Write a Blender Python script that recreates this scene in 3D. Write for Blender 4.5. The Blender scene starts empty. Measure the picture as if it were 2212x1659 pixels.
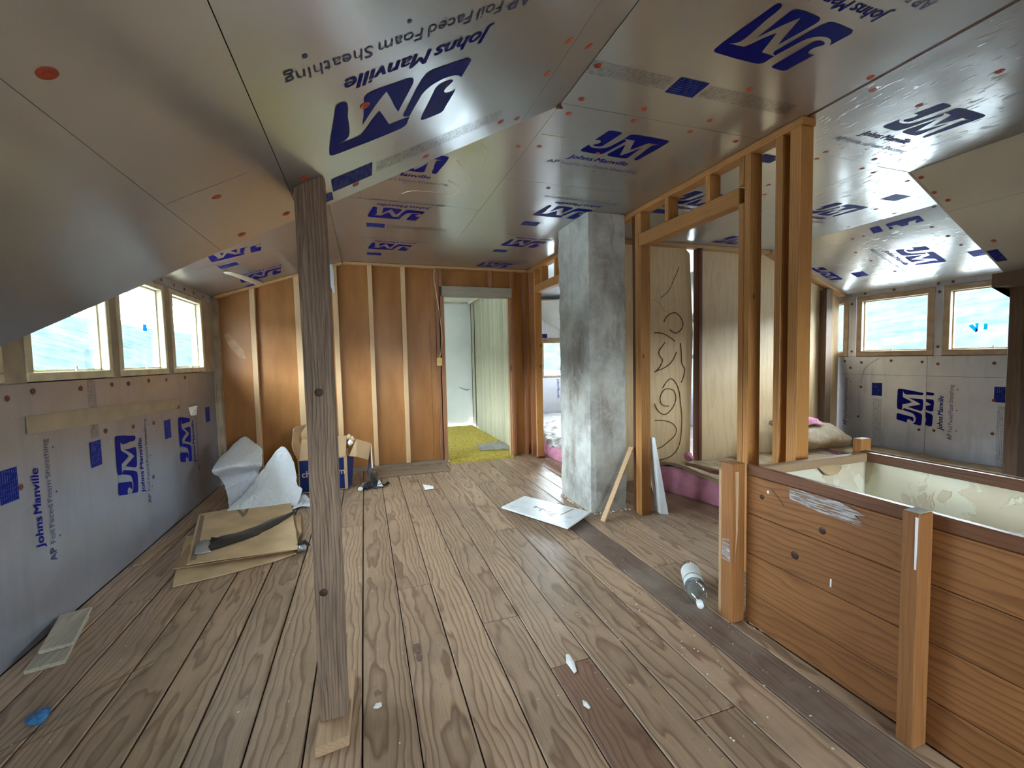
import bpy, bmesh, math, random
from mathutils import Vector, Matrix, noise

random.seed(11)
sc = bpy.context.scene
COL = sc.collection

# ------------------------------------------------------------------ camera, sky, exposure
cam_d = bpy.data.cameras.new('camera')
cam_d.sensor_fit = 'HORIZONTAL'; cam_d.sensor_width = 36.0
cam_d.lens = 939.4 / 2212 * 36.0
cam_d.clip_start = 0.02; cam_d.clip_end = 400
cam = bpy.data.objects.new('camera', cam_d); COL.objects.link(cam)
cr, cu, cf = Vector((0.94658, -0.32173, -0.02176)), Vector((0.03914, 0.04766, 0.99810)), Vector((0.32008, 0.94563, -0.05770))
M = Matrix.Identity(4)
for i in range(3):
    M[i][0] = cr[i]; M[i][1] = cu[i]; M[i][2] = -cf[i]
M.translation = Vector((0, 0, 1.3))
cam.matrix_world = M
sc.camera = cam

vs = sc.view_settings
sc.display_settings.display_device = 'sRGB'
vs.view_transform = 'Standard'; vs.look = 'None'; vs.gamma = 1.0; vs.use_curve_mapping = False
vs.exposure = 2.8
sc.cycles.max_bounces = 9; sc.cycles.diffuse_bounces = 4; sc.cycles.glossy_bounces = 4; sc.cycles.transparent_max_bounces = 16
sc.cycles.use_adaptive_sampling = True; sc.cycles.adaptive_threshold = 0.12; sc.cycles.adaptive_min_samples = 20
sc.cycles.sample_clamp_indirect = 12.0

world = bpy.data.worlds.new('overcast_sky'); sc.world = world; world.use_nodes = True
wn = world.node_tree.nodes; wl = world.node_tree.links; wn.clear()
wo = wn.new('ShaderNodeOutputWorld'); wb = wn.new('ShaderNodeBackground')
wtc = wn.new('ShaderNodeTexCoord'); wsx = wn.new('ShaderNodeSeparateXYZ'); wr = wn.new('ShaderNodeValToRGB')
wl.new(wtc.outputs['Generated'], wsx.inputs[0]); wl.new(wsx.outputs['Z'], wr.inputs[0])
wr.color_ramp.elements[0].color = (0.86, 0.94, 1.0, 1); wr.color_ramp.elements[1].color = (0.74, 0.88, 1.0, 1)
wl.new(wr.outputs[0], wb.inputs['Color']); wb.inputs['Strength'].default_value = 9.0
wl.new(wb.outputs[0], wo.inputs['Surface'])

def portal(loc, size_u, size_v, direction):
    """sampling portal in a window opening: it emits nothing, it only steers the sky light through the opening"""
    L = bpy.data.lights.new('window_portal', 'AREA'); L.shape = 'RECTANGLE'; L.size = size_u; L.size_y = size_v
    L.cycles.is_portal = True
    o = bpy.data.objects.new('window_portal', L); COL.objects.link(o)
    o.location = loc; o.rotation_euler = Vector(direction).to_track_quat('-Z', 'Z').to_euler()

# ------------------------------------------------------------------ node helpers / materials
class G:
    def __init__(s, name):
        s.m = bpy.data.materials.new(name); s.m.use_nodes = True
        s.n = s.m.node_tree.nodes; s.l = s.m.node_tree.links; s.n.clear()
        s.out = s.n.new('ShaderNodeOutputMaterial'); s.b = s.n.new('ShaderNodeBsdfPrincipled')
        s.l.new(s.b.outputs[0], s.out.inputs[0])
    def inp(s, sock, v):
        if hasattr(v, 'is_linked') or isinstance(v, bpy.types.NodeSocket): s.l.new(v, sock)
        else: sock.default_value = v
    def math(s, op, a, b=0.0, c=0.0, clamp=False):
        n = s.n.new('ShaderNodeMath'); n.operation = op; n.use_clamp = clamp
        for i, v in enumerate((a, b, c)): s.inp(n.inputs[i], v)
        return n.outputs[0]
    def vmath(s, op, a, b):
        n = s.n.new('ShaderNodeVectorMath'); n.operation = op
        s.inp(n.inputs[0], a); s.inp(n.inputs[1], b); return n.outputs[0]
    def comb(s, x, y, z):
        n = s.n.new('ShaderNodeCombineXYZ')
        for i, v in enumerate((x, y, z)): s.inp(n.inputs[i], v)
        return n.outputs[0]
    def noise(s, vec, scale=5, detail=3, rough=.5, color=False, dist=0.0):
        n = s.n.new('ShaderNodeTexNoise'); n.inputs['Scale'].default_value = scale
        n.inputs['Detail'].default_value = detail; n.inputs['Roughness'].default_value = rough; n.inputs['Distortion'].default_value = dist
        s.l.new(vec, n.inputs['Vector']); return n.outputs['Color' if color else 'Fac']
    def ramp(s, fac, stops):
        n = s.n.new('ShaderNodeValToRGB'); s.l.new(fac, n.inputs[0]); e = n.color_ramp.elements
        while len(e) < len(stops): e.new(0.5)
        for i, (p, c) in enumerate(stops):
            e[i].position = p; e[i].color = (*c, 1) if len(c) == 3 else c
        return n.outputs[0]
    def lin(s, fac, a, b, lo=0.0, hi=1.0):
        n = s.n.new('ShaderNodeMapRange'); n.inputs[1].default_value = a; n.inputs[2].default_value = b
        n.inputs[3].default_value = lo; n.inputs[4].default_value = hi; s.l.new(fac, n.inputs[0]); return n.outputs[0]
    def mix(s, fac, a, b, mode='MIX'):
        n = s.n.new('ShaderNodeMix'); n.data_type = 'RGBA'; n.blend_type = mode
        s.inp(n.inputs[0], fac)
        for sock, v in ((n.inputs[6], a), (n.inputs[7], b)):
            if isinstance(v, tuple): sock.default_value = (*v, 1) if len(v) == 3 else v
            else: s.l.new(v, sock)
        return n.outputs[2]
    def bump(s, h, strength=.3, dist=.01, prev=None):
        n = s.n.new('ShaderNodeBump'); n.inputs['Strength'].default_value = strength; n.inputs['Distance'].default_value = dist
        s.l.new(h, n.inputs['Height'])
        if prev is not None: s.l.new(prev, n.inputs['Normal'])
        return n.outputs[0]
    def objc(s): return s.n.new('ShaderNodeTexCoord').outputs['Object']
    def pos(s): return s.n.new('ShaderNodeNewGeometry').outputs['Position']
    def rnd(s): return s.n.new('ShaderNodeObjectInfo').outputs['Random']
    def set(s, color=None, rough=None, metal=None, normal=None, spec=None, sheen=None):
        for key, v in (('Base Color', color), ('Roughness', rough), ('Metallic', metal), ('Normal', normal), ('Specular IOR Level', spec)):
            if v is None: continue
            if isinstance(v, tuple): s.b.inputs[key].default_value = (*v, 1) if len(v) == 3 else v
            else: s.inp(s.b.inputs[key], v)
        return s.m

def flat(name, color, rough=.6, metal=0.0, spec=.4, var=.12, scale=6, bump=0.0):
    g = G(name); p = g.objc()
    n = g.noise(p, scale, 4)
    c = g.mix(g.lin(n, .3, .7), tuple(x * (1 - var) for x in color), tuple(min(1, x * (1 + var)) for x in color))
    kw = {}
    if bump: kw['normal'] = g.bump(g.noise(p, scale * 4, 4), bump, .004)
    return g.set(c, rough, metal, spec=spec, **kw)

def wood(name, light, dark, axis='Y', ring=24, rough=.55, ringc=.6, fiber=.35, blotch=.25, knots=0.0, stain=None, wob=.05, bump=.12, spec=.35, stretch=.045, var=.14):
    g = G(name); p = g.objc(); R = g.rnd()
    ai = 'XYZ'.index(axis)
    rx = g.math('MULTIPLY', g.math('SUBTRACT', g.math('FRACT', g.math('MULTIPLY', R, 7.31)), .5), .22)
    rz = g.math('ADD', g.math('MULTIPLY', g.math('FRACT', g.math('MULTIPLY', R, 13.7)), .10), .03)
    rl = g.math('MULTIPLY', R, 41.0)
    off = [rx, rz]; comp = []
    for i in range(3): comp.append(rl if i == ai else off.pop(0))
    q = g.vmath('ADD', p, g.comb(*comp))
    sc1 = [1, 1, 1]; sc1[ai] = stretch
    qs = g.vmath('MULTIPLY', q, tuple(sc1))
    sc2 = [5, 5, 5]; sc2[ai] = 1.3
    dn = g.noise(g.vmath('MULTIPLY', q, tuple(sc2)), 1.0, 3, .55, color=True)
    dd = g.vmath('MULTIPLY', g.vmath('SUBTRACT', dn, (.5, .5, .5)), (wob * 2, wob * 2, wob * 2))
    w = g.n.new('ShaderNodeTexWave'); w.wave_type = 'RINGS'; w.rings_direction = axis; w.wave_profile = 'SAW'
    w.inputs['Scale'].default_value = ring; w.inputs['Distortion'].default_value = 0.6; w.inputs['Detail'].default_value = 1
    g.l.new(g.vmath('ADD', qs, dd), w.inputs['Vector'])
    rg = g.ramp(w.outputs['Fac'], [(0, (0, 0, 0)), (.55, (.18, .18, .18)), (.86, (1, 1, 1)), (1, (.1, .1, .1))])
    sc3 = [160, 160, 160]; sc3[ai] = 5
    fb = g.noise(g.vmath('MULTIPLY', q, tuple(sc3)), 1.0, 3, .6)
    c = g.mix(g.math('MULTIPLY', rg, ringc), light, dark)
    c = g.mix(g.math('MULTIPLY', g.lin(fb, .42, .72), fiber), c, tuple(x * .55 for x in dark))
    sc4 = [3, 3, 3]; sc4[ai] = 1.6
    bl = g.noise(g.vmath('MULTIPLY', q, tuple(sc4)), 1.0, 4, .6)
    c = g.mix(g.math('MULTIPLY', g.lin(bl, .45, .75), blotch), c, tuple(x * .6 for x in dark))
    if stain:
        st = g.noise(g.pos(), stain[1], 5, .6)
        c = g.mix(g.lin(st, .5, .68, 0, stain[2]), c, stain[0])
        s2 = g.noise(g.pos(), 24, 4, .65)
        c = g.mix(g.lin(s2, .62, .72, 0, .4), c, tuple(x * .5 for x in dark))
    if knots:
        v = g.n.new('ShaderNodeTexVoronoi'); v.inputs['Scale'].default_value = knots
        sk = [1, 1, 1]; sk[ai] = .55
        g.l.new(g.vmath('MULTIPLY', q, tuple(sk)), v.inputs['Vector'])
        kf = g.math('MULTIPLY', g.lin(v.outputs['Distance'], .05, .10, 1, 0), .85)
        kf = g.math('MAXIMUM', kf, 0.0)
        c = g.mix(kf, c, tuple(x * .28 for x in dark))
    h = g.n.new('ShaderNodeHueSaturation')
    g.l.new(c, h.inputs['Color']); g.l.new(g.lin(g.math('FRACT', g.math('MULTIPLY', R, 23.3)), 0, 1, 1 - var, 1 + var), h.inputs['Value'])
    hh = g.math('ADD', g.math('MULTIPLY', rg, -.6), g.math('MULTIPLY', fb, -.8))
    return g.set(h.outputs[0], rough, 0.0, g.bump(hh, bump, .004), spec)

def foil(name, rough=.215, big=.05, small=.012, tint=(.565, .57, .575), dent=0.0, metal=.94, dirt=.10):
    g = G(name); p = g.pos()
    n1 = g.noise(p, 2.2, 3, .5); n2 = g.noise(p, 26, 3, .55); n3 = g.noise(p, 90, 2, .5)
    b = g.bump(n1, big, .05)
    if dent:
        v = g.noise(g.vmath('MULTIPLY', p, (48, 15, 30)), 1.0, 2, .4, dist=.3)
        b = g.bump(g.lin(v, .62, .72, 0, 1), dent, .008, b)
    b = g.bump(n2, small, .006, b)
    b = g.bump(n3, small * .4, .002, b)
    d = g.noise(p, 3.5, 5, .6)
    c = g.mix(g.lin(d, .45, .8, 0, dirt), tint, (.36, .31, .25))
    if dirt > .3:
        sp = g.noise(p, 55, 3, .6); vs_ = g.noise(g.vmath('MULTIPLY', p, (9, 9, 1.1)), 1, 4, .6)
        c = g.mix(g.lin(vs_, .52, .68, 0, .45), c, (.30, .33, .42))
        c = g.mix(g.lin(sp, .70, .74, 0, .7), c, (.75, .77, .80)); c = g.mix(g.lin(sp, .28, .24, 0, .6), c, (.12, .11, .10))
    r = g.lin(g.noise(p, 5, 4), .3, .7, rough * .85, rough * 1.2)
    b2 = g.n.new('ShaderNodeBsdfPrincipled'); b2.inputs['Roughness'].default_value = .55; b2.inputs['Metallic'].default_value = metal
    g.l.new(c, b2.inputs['Base Color']); g.l.new(b, b2.inputs['Normal'])
    ms = g.n.new('ShaderNodeMixShader'); ms.inputs[0].default_value = .38
    g.l.new(g.b.outputs[0], ms.inputs[1]); g.l.new(b2.outputs[0], ms.inputs[2]); g.l.new(ms.outputs[0], g.out.inputs[0])
    return g.set(c, r, metal, b)

MT = {}
def build_materials():
    MT['foil'] = foil('foil_facing')
    MT['foil_crumpled'] = foil('crumpled_foil_facing', rough=.22, big=.12, small=.03, dent=.35)
    MT['foil_wall'] = foil('matte_foil_facing', rough=.36, big=.12, small=.03, tint=(.55, .59, .70), dirt=.35, metal=.88)
    MT['foil_wall_dim'] = foil('dim_foil_facing', rough=.36, big=.12, small=.03, tint=(.40, .43, .50), dirt=.4, metal=.88)  # left wall foil: its dimness is put into a darker tint, plus dirt specks
    MT['foil_edge'] = flat('foam_core_edge', (.62, .55, .40), .8)
    g = G('blue_ink'); n = g.noise(g.pos(), 30, 4)
    MT['ink'] = g.set(g.mix(g.lin(n, .62, .8, 0, .35), (.003, .006, .185), (.015, .03, .25)), .5, spec=.08)
    g = G('blue_tag_ink'); p = g.objc()
    wv = g.n.new('ShaderNodeTexWave'); wv.bands_direction = 'Y'; wv.inputs['Scale'].default_value = 24
    g.l.new(p, wv.inputs['Vector'])
    nn = g.noise(g.vmath('MULTIPLY', p, (90, 20, 1)), 1, 2)
    f = g.math('MULTIPLY', g.lin(wv.outputs['Fac'], .75, .95), g.lin(nn, .45, .6))
    MT['tag'] = g.set(g.mix(g.math('MULTIPLY', f, .6), (.005, .015, .19), (.22, .28, .45)), .5, spec=.08)
    MT['ink_thin'] = flat('dark_blue_lettering', (.03, .04, .13), .45)
    g = G('grey_fine_print'); p = g.objc()
    wv = g.n.new('ShaderNodeTexWave'); wv.bands_direction = 'Y'; wv.inputs['Scale'].default_value = 30
    g.l.new(p, wv.inputs['Vector'])
    nn = g.noise(g.vmath('MULTIPLY', p, (160, 30, 1)), 1, 2)
    f = g.math('MULTIPLY', g.lin(wv.outputs['Fac'], .35, .7), g.lin(nn, .35, .6))
    tr = g.n.new('ShaderNodeBsdfTransparent'); ms = g.n.new('ShaderNodeMixShader')
    g.l.new(g.math('MULTIPLY', f, .55), ms.inputs[0]); g.l.new(tr.outputs[0], ms.inputs[1]); g.l.new(g.b.outputs[0], ms.inputs[2]); g.l.new(ms.outputs[0], g.out.inputs[0])
    MT['fine'] = g.set((.10, .10, .13), .6)
    MT['nail'] = flat('orange_plastic_cap', (.42, .075, .035), .4, var=.25, spec=.25)
    MT['nail_dark'] = flat('shaded_red_plastic_cap', (.17, .065, .05), .45, var=.3, spec=.2)  # same caps in shade, the shade put into a darker colour
    MT['nail_head'] = flat('steel_nail_head', (.5, .45, .4), .35, .8)
    MT['floor'] = wood('worn_floor_board', (.42, .29, .192), (.185, .112, .068), 'Y', ring=14, rough=.42, ringc=.92, fiber=.25, blotch=.28, knots=2.6, stain=((.19, .135, .095), 1.5, .5), wob=.07, bump=.2, var=.16)
    MT['floor_dark'] = wood('dark_floor_board', (.185, .125, .095), (.085, .052, .04), 'Y', ring=19, rough=.5, ringc=.55, stain=((.30, .25, .2), 2.2, .5), wob=.06, bump=.2)
    MT['floor_red'] = wood('red_stained_floor_board', (.25, .155, .105), (.11, .05, .032), 'Y', ring=19, rough=.5, ringc=.6, stain=((.20, .075, .05), 3.0, .5), wob=.07, bump=.2)
    MT['subfloor'] = flat('dark_subfloor', (.035, .028, .022), .9)
    MT['hardboard'] = None
    g = G('brown_hardboard'); p = g.pos()
    n = g.noise(g.vmath('MULTIPLY', p, (5, 5, 1.2)), 1, 5, .6); n2 = g.noise(p, 120, 2)
    c = g.mix(g.lin(n, .3, .72), (.41, .180, .046), (.27, .102, .022))
    c = g.mix(g.math('MULTIPLY', n2, .25), c, (.2, .08, .02))
    MT['hardboard'] = g.set(c, g.lin(n, .3, .7, .36, .5), 0, g.bump(n2, .08, .001), .32)
    MT['stud_pale'] = wood('pale_spruce_stud', (.62, .42, .235), (.42, .235, .10), 'Z', ring=30, ringc=.5, fiber=.2, blotch=.15, knots=6.0)
    MT['stud'] = wood('orange_fir_stud', (.50, .238, .072), (.29, .112, .028), 'Z', ring=26, ringc=.55, fiber=.22, blotch=.2, knots=6.5, wob=.03)
    MT['stud_y'] = wood('orange_fir_plate', (.50, .238, .072), (.29, .112, .028), 'Y', ring=26, ringc=.55, fiber=.22, blotch=.2, knots=6.5, wob=.03)
    MT['stud_x'] = wood('orange_fir_cross_plate', (.54, .32, .14), (.34, .16, .055), 'X', ring=26, ringc=.5, fiber=.22, blotch=.2, knots=2.5, wob=.03)
    MT['stud_red'] = wood('red_brown_door_stud', (.36, .165, .075), (.21, .08, .03), 'Z', ring=26, ringc=.5, blotch=.3, knots=2.5)
    MT['stud_maroon'] = wood('dark_maroon_stud', (.16, .055, .024), (.08, .025, .012), 'Z', ring=26, ringc=.4, blotch=.3, knots=2.5)
    MT['stud_dark'] = wood('old_dark_stud', (.155, .098, .062), (.075, .045, .028), 'Z', ring=26, ringc=.5, blotch=.3, knots=2.0)
    MT['post'] = wood('weathered_rough_post', (.27, .195, .140), (.085, .052, .036), 'Z', ring=26, rough=.8, ringc=.4, fiber=.7, blotch=.5, knots=1.6, wob=.05, bump=.6, stretch=.05)
    MT['guard'] = wood('varnished_pine_board', (.295, .126, .040), (.14, .05, .014), 'Y', ring=11, rough=.40, ringc=.7, fiber=.25, blotch=.35, knots=0, wob=.08, spec=.5, stretch=.035, var=.08)
    MT['guard_z'] = wood('varnished_pine_post', (.31, .135, .045), (.17, .06, .018), 'Z', ring=20, rough=.40, ringc=.4, fiber=.2, blotch=.25, knots=1.5, wob=.03, spec=.5)
    MT['guard_rail'] = wood('dark_varnished_rail', (.17, .066, .028), (.09, .032, .013), 'Y', ring=20, rough=.42, ringc=.4, blotch=.25, spec=.5)
    MT['grey_wood'] = wood('grey_old_board', (.34, .30, .245), (.19, .16, .125), 'X', ring=24, ringc=.5, rough=.7, blotch=.3)
    MT['grey_wood_y'] = wood('grey_scrap_board', (.38, .34, .275), (.22, .19, .145), 'Y', ring=24, ringc=.5, rough=.7, blotch=.4)
    MT['plank_x'] = wood('brown_old_plank', (.27, .20, .135), (.14, .095, .06), 'X', ring=22, ringc=.5, rough=.65, blotch=.35)
    MT['lath'] = wood('thin_lath', (.42, .28, .165), (.25, .15, .08), 'Y', ring=30, ringc=.4, rough=.6)
    MT['lath_z'] = wood('tan_slat', (.56, .37, .21), (.38, .22, .11), 'Z', ring=30, ringc=.4, rough=.6)
    MT['ply'] = wood('yellow_plywood_panel', (.66, .49, .28), (.50, .335, .165), 'Z', ring=5, ringc=.45, fiber=.18, blotch=.2, wob=.13, rough=.5, bump=.05, stretch=.12, var=.08)
    MT['sash'] = flat('cream_window_paint', (.64, .57, .38), .5, var=.2, scale=9)
    MT['casing'] = flat('dirty_tan_casing', (.37, .30, .21), .6, var=.25, scale=7)
    MT['sash_brown'] = flat('tan_window_sash', (.46, .36, .245), .55, var=.2, scale=9)
    g = G('window_glass'); tr = g.n.new('ShaderNodeBsdfTransparent'); gl = g.n.new('ShaderNodeBsdfGlossy'); fr = g.n.new('ShaderNodeLayerWeight'); ms = g.n.new('ShaderNodeMixShader')
    gl.inputs['Roughness'].default_value = .03
    dn = g.noise(g.pos(), 8, 4); g.l.new(g.ramp(dn, [(.35, (.95, .97, .97)), (.75, (.80, .85, .86))]), tr.inputs[0])
    g.l.new(g.math('ADD', g.math('MULTIPLY', g.math('POWER', fr.outputs['Facing'], 5.0), .6), .02), ms.inputs[0]); g.l.new(tr.outputs[0], ms.inputs[1]); g.l.new(gl.outputs[0], ms.inputs[2]); g.l.new(ms.outputs[0], g.out.inputs[0])
    MT['glass'] = g.m
    g = G('blue_tape'); tl = g.n.new('ShaderNodeBsdfTranslucent'); tl.inputs[0].default_value = (.01, .22, .50, 1); ms = g.n.new('ShaderNodeMixShader'); ms.inputs[0].default_value = .7
    g.l.new(g.b.outputs[0], ms.inputs[1]); g.l.new(tl.outputs[0], ms.inputs[2]); g.l.new(ms.outputs[0], g.out.inputs[0])
    MT['blue_tape'] = g.set((.01, .15, .42), .5)
    # concrete chimney
    g = G('rough_painted_concrete'); p = g.pos()
    n = g.noise(p, 3.2, 8, .65); n2 = g.noise(p, 14, 6, .7); n3 = g.noise(g.vmath('MULTIPLY', p, (6, 6, 1.6)), 1, 6, .65)
    c = g.mix(g.lin(n, .36, .64), (.60, .61, .56), (.33, .325, .30))
    c = g.mix(g.lin(n3, .52, .66, 0, .7), c, (.27, .215, .165))
    c = g.mix(g.lin(n2, .52, .70, 0, .5), c, (.66, .67, .63))
    n4 = g.noise(g.vmath('MULTIPLY', p, (20, 20, 5)), 1, 5, .7)
    c = g.mix(g.lin(n4, .60, .72, 0, .5), c, (.20, .17, .14))
    MT['concrete'] = g.set(c, .8, 0, g.bump(n2, .5, .012, g.bump(n, .4, .03)), .3)
    MT['cardboard'] = flat('brown_cardboard', (.44, .29, .155), .8, var=.12, scale=5, bump=.05)
    MT['cardboard_old'] = flat('old_tan_cardboard', (.57, .41, .235), .8, var=.2, scale=4, bump=.08)
    MT['box_blue'] = flat('printed_blue', (.004, .016, .10), .5, var=.15, spec=.2)
    MT['box_text'] = flat('bare_cardboard_lettering', (.55, .42, .30), .8)
    g = G('white_wrap_sheet'); p = g.objc()
    n = g.noise(p, 7, 6, .65); n2 = g.noise(p, 26, 4, .6)
    vo = g.n.new('ShaderNodeTexVoronoi'); vo.feature = 'DISTANCE_TO_EDGE'; vo.inputs['Scale'].default_value = 5.5
    g.l.new(g.vmath('ADD', p, g.vmath('MULTIPLY', g.noise(p, 5, 3, .5, color=True), (.35, .35, .35))), vo.inputs['Vector']); cre = g.lin(vo.outputs[0], 0, .12, 0, 1)
    MT['plastic'] = g.set(g.mix(g.lin(n2, .58, .8, 0, .35), (.74, .78, .82), (.54, .59, .64)), .42, 0, g.bump(n2, .35, .01, g.bump(cre, .28, .02, g.bump(n, .5, .03))), .4)
    MT['black_plastic'] = flat('black_torn_plastic', (.02, .021, .023), .35, var=.3, bump=.2)
    MT['silver_tape'] = flat('silver_tape', (.45, .47, .48), .35, .6)
    g = G('white_board_scuffed'); p = g.objc()
    n = g.noise(p, 11, 6, .7); n2 = g.noise(p, 30, 4, .7)
    c = g.mix(g.lin(n, .56, .70, 0, .55), (.76, .79, .80), (.35, .36, .37)); c = g.mix(g.lin(n2, .64, .75, 0, .6), c, (.2, .2, .21))
    MT['white_board'] = g.set(c, .4)
    MT['white_foam'] = flat('white_foam', (.80, .84, .86), .6, var=.05)
    g = G('clear_bottle_plastic'); g.b.inputs['Transmission Weight'].default_value = 0
    tr = g.n.new('ShaderNodeBsdfTransparent'); gl = g.n.new('ShaderNodeBsdfGlossy'); lw = g.n.new('ShaderNodeLayerWeight'); ms = g.n.new('ShaderNodeMixShader')
    gl.inputs['Roughness'].default_value = .08; lw.inputs[0].default_value = .35; tr.inputs[0].default_value = (.90, .92, .92, 1)
    g.l.new(g.lin(lw.outputs['Facing'], 0, 1, .08, .75), ms.inputs[0]); g.l.new(tr.outputs[0], ms.inputs[1]); g.l.new(gl.outputs[0], ms.inputs[2]); g.l.new(ms.outputs[0], g.out.inputs[0])
    g.l.new(g.bump(g.noise(g.objc(), 25, 3), .3, .01), gl.inputs['Normal'])
    MT['bottle'] = g.m
    MT['bottle_label'] = flat('white_bottle_label', (.72, .76, .74), .5, var=.12, scale=20)
    MT['bottle_print'] = flat('grey_label_print', (.12, .15, .2), .5)
    MT['white_cap'] = flat('white_cap_plastic', (.82, .88, .9), .4)
    g = G('pink_fiberglass'); p = g.pos()
    n = g.noise(p, 9, 6, .7); n2 = g.noise(p, 70, 4, .7)
    MT['pink'] = g.set(g.mix(g.lin(n, .3, .7), (.76, .36, .47), (.60, .23, .34)), .95, 0, g.bump(n2, .7, .02, g.bump(n, .6, .05)), .1)
    g = G('kraft_paper'); p = g.pos()
    n = g.noise(p, 5, 6, .65); n2 = g.noise(p, 18, 5, .65)
    MT['kraft'] = g.set(g.mix(g.lin(n, .3, .72), (.37, .265, .155), (.22, .15, .085)), .6, 0, g.bump(n2, .35, .02, g.bump(n, .5, .05)), .35)
    g = G('silvery_kraft_paper'); p = g.pos()
    n = g.noise(g.vmath('MULTIPLY', p, (2, 7, 3)), 1, 5, .65, dist=1.0)
    MT['kraft_silver'] = g.set(g.ramp(n, [(.3, (.16, .11, .085)), (.46, (.36, .33, .30)), (.7, (.58, .58, .58))]), .5, 0, g.bump(n, .8, .06), .35)
    g = G('peeling_cream_paper'); p = g.pos()
    n = g.noise(p, 5.5, 6, .6, dist=.6); n2 = g.noise(p, 2.2, 3)
    c = g.mix(g.lin(n, .50, .53), (.74, .70, .55), (.64, .56, .41)); c = g.mix(g.lin(n2, .5, .7, 0, .4), c, (.80, .79, .70))
    MT['lining'] = g.set(c, .7, 0, g.bump(g.lin(n, .50, .53, 1, 0), .5, .006), .3)
    MT['white_wall'] = flat('white_painted_wall', (.76, .79, .78), .7, var=.05, scale=2)
    MT['groove'] = wood('greenish_grooved_board', (.50, .47, .33), (.36, .33, .22), 'Z', ring=20, ringc=.4, blotch=.15, fiber=.2, rough=.55)
    MT['carpet'] = flat('yellow_shag_carpet', (.56, .45, .10), .95, var=.4, scale=40)
    MT['mat'] = flat('grey_mat', (.34, .33, .30), .9, var=.25, scale=14, bump=.4)
    MT['outlet'] = flat('yellow_plastic_box', (.70, .50, .16), .5, var=.1)
    MT['cable'] = flat('cream_cable', (.62, .50, .36), .5)
    MT['paper'] = flat('white_paper', (.82, .82, .80), .7, var=.05)
    MT['crumb'] = flat('pale_crumbs', (.66, .60, .50), .8, var=.2)
    MT['blue_plastic'] = flat('blue_crumpled_plastic', (.03, .13, .28), .3, var=.4, scale=30)
    MT['adhesive'] = flat('dark_adhesive_bead', (.10, .055, .02), .6, var=.4)
    MT['adhesive_pale'] = flat('pale_torn_paper_bead', (.66, .52, .33), .7)
    MT['tan_patch'] = flat('tan_tape_strip', (.40, .33, .23), .5, var=.15, scale=5)
    MT['foil_strip'] = flat('curled_foil_strip', (.66, .58, .46), .35, .3)
    MT['knot'] = flat('dark_wood_knot', (.05, .022, .012), .5)
    MT['scuff'] = flat('white_scuff_paint', (.52, .50, .50), .8, var=.25, scale=30)
    g = G('dry_brushed_paint'); p = g.pos()
    f = g.noise(g.vmath('MULTIPLY', p, (40, 12, 160)), 1, 4, .6); f2 = g.noise(p, 9, 3)
    tr = g.n.new('ShaderNodeBsdfTransparent'); ms = g.n.new('ShaderNodeMixShader')
    g.l.new(g.math('MULTIPLY', g.lin(f, .42, .58), g.lin(f2, .25, .5, .35, 1)), ms.inputs[0]); g.l.new(tr.outputs[0], ms.inputs[1]); g.l.new(g.b.outputs[0], ms.inputs[2]); g.l.new(ms.outputs[0], g.out.inputs[0])
    MT['brush'] = g.set((.50, .48, .48), .8)
    MT['light_patch'] = flat('light_patch_hardboard', (.46, .27, .13), .5, var=.3, scale=12)
    g = G('pale_hillside'); p = g.pos()
    n = g.noise(p, .35, 8, .7)
    MT['hill'] = g.set(g.mix(g.lin(n, .35, .65), (.0300, .0350, .0355), (.0150, .0225, .0260)), .9, spec=0.0)
    MT['yard'] = flat('pale_dry_yard', (.17, .175, .175), .95, var=.15, scale=.3, spec=0.0)
    MT['eave'] = flat('pale_yellow_soffit', (.30, .24, .11), .7)
    MT['deck'] = flat('dark_roof_deck', (.05, .04, .03), .9)
    MT['plaster_out'] = flat('outer_wall_boards', (.12, .10, .08), .9)
build_materials()

# ------------------------------------------------------------------ geometry helpers
def base_of(vs_):
    xs, ys, zs = zip(*vs_)
    return Vector(((min(xs) + max(xs)) / 2, (min(ys) + max(ys)) / 2, min(zs)))

def world_loc(o):
    v = Vector((0, 0, 0))
    while o is not None:
        v += o.location; o = o.parent
    return v

def mk(name, V, F, mat, parent=None, smooth=False, bevel=0.0, solid=0.0, sub=0, center=False):
    """one mesh object from world-space vertices; its origin is set at the base of its box"""
    V = [Vector(v) for v in V]
    b = base_of(V)
    me = bpy.data.meshes.new(name)
    me.from_pydata([v - b for v in V], [], F); me.update()
    bm = bmesh.new(); bm.from_mesh(me); bmesh.ops.recalc_face_normals(bm, faces=bm.faces); bm.to_mesh(me); bm.free()
    o = bpy.data.objects.new(name, me); COL.objects.link(o)
    o.parent = parent
    o.location = b - world_loc(parent) if parent is not None else b
    me.materials.append(MT[mat] if isinstance(mat, str) else mat)
    if smooth:
        for p in me.polygons: p.use_smooth = True
    if solid:
        m = o.modifiers.new('thickness', 'SOLIDIFY'); m.thickness = solid; m.offset = 0
    if bevel:
        m = o.modifiers.new('edge', 'BEVEL'); m.width = bevel; m.segments = 1; m.limit_method = 'ANGLE'
    if sub:
        m = o.modifiers.new('smooth', 'SUBSURF'); m.levels = sub; m.render_levels = sub
    return o

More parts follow.
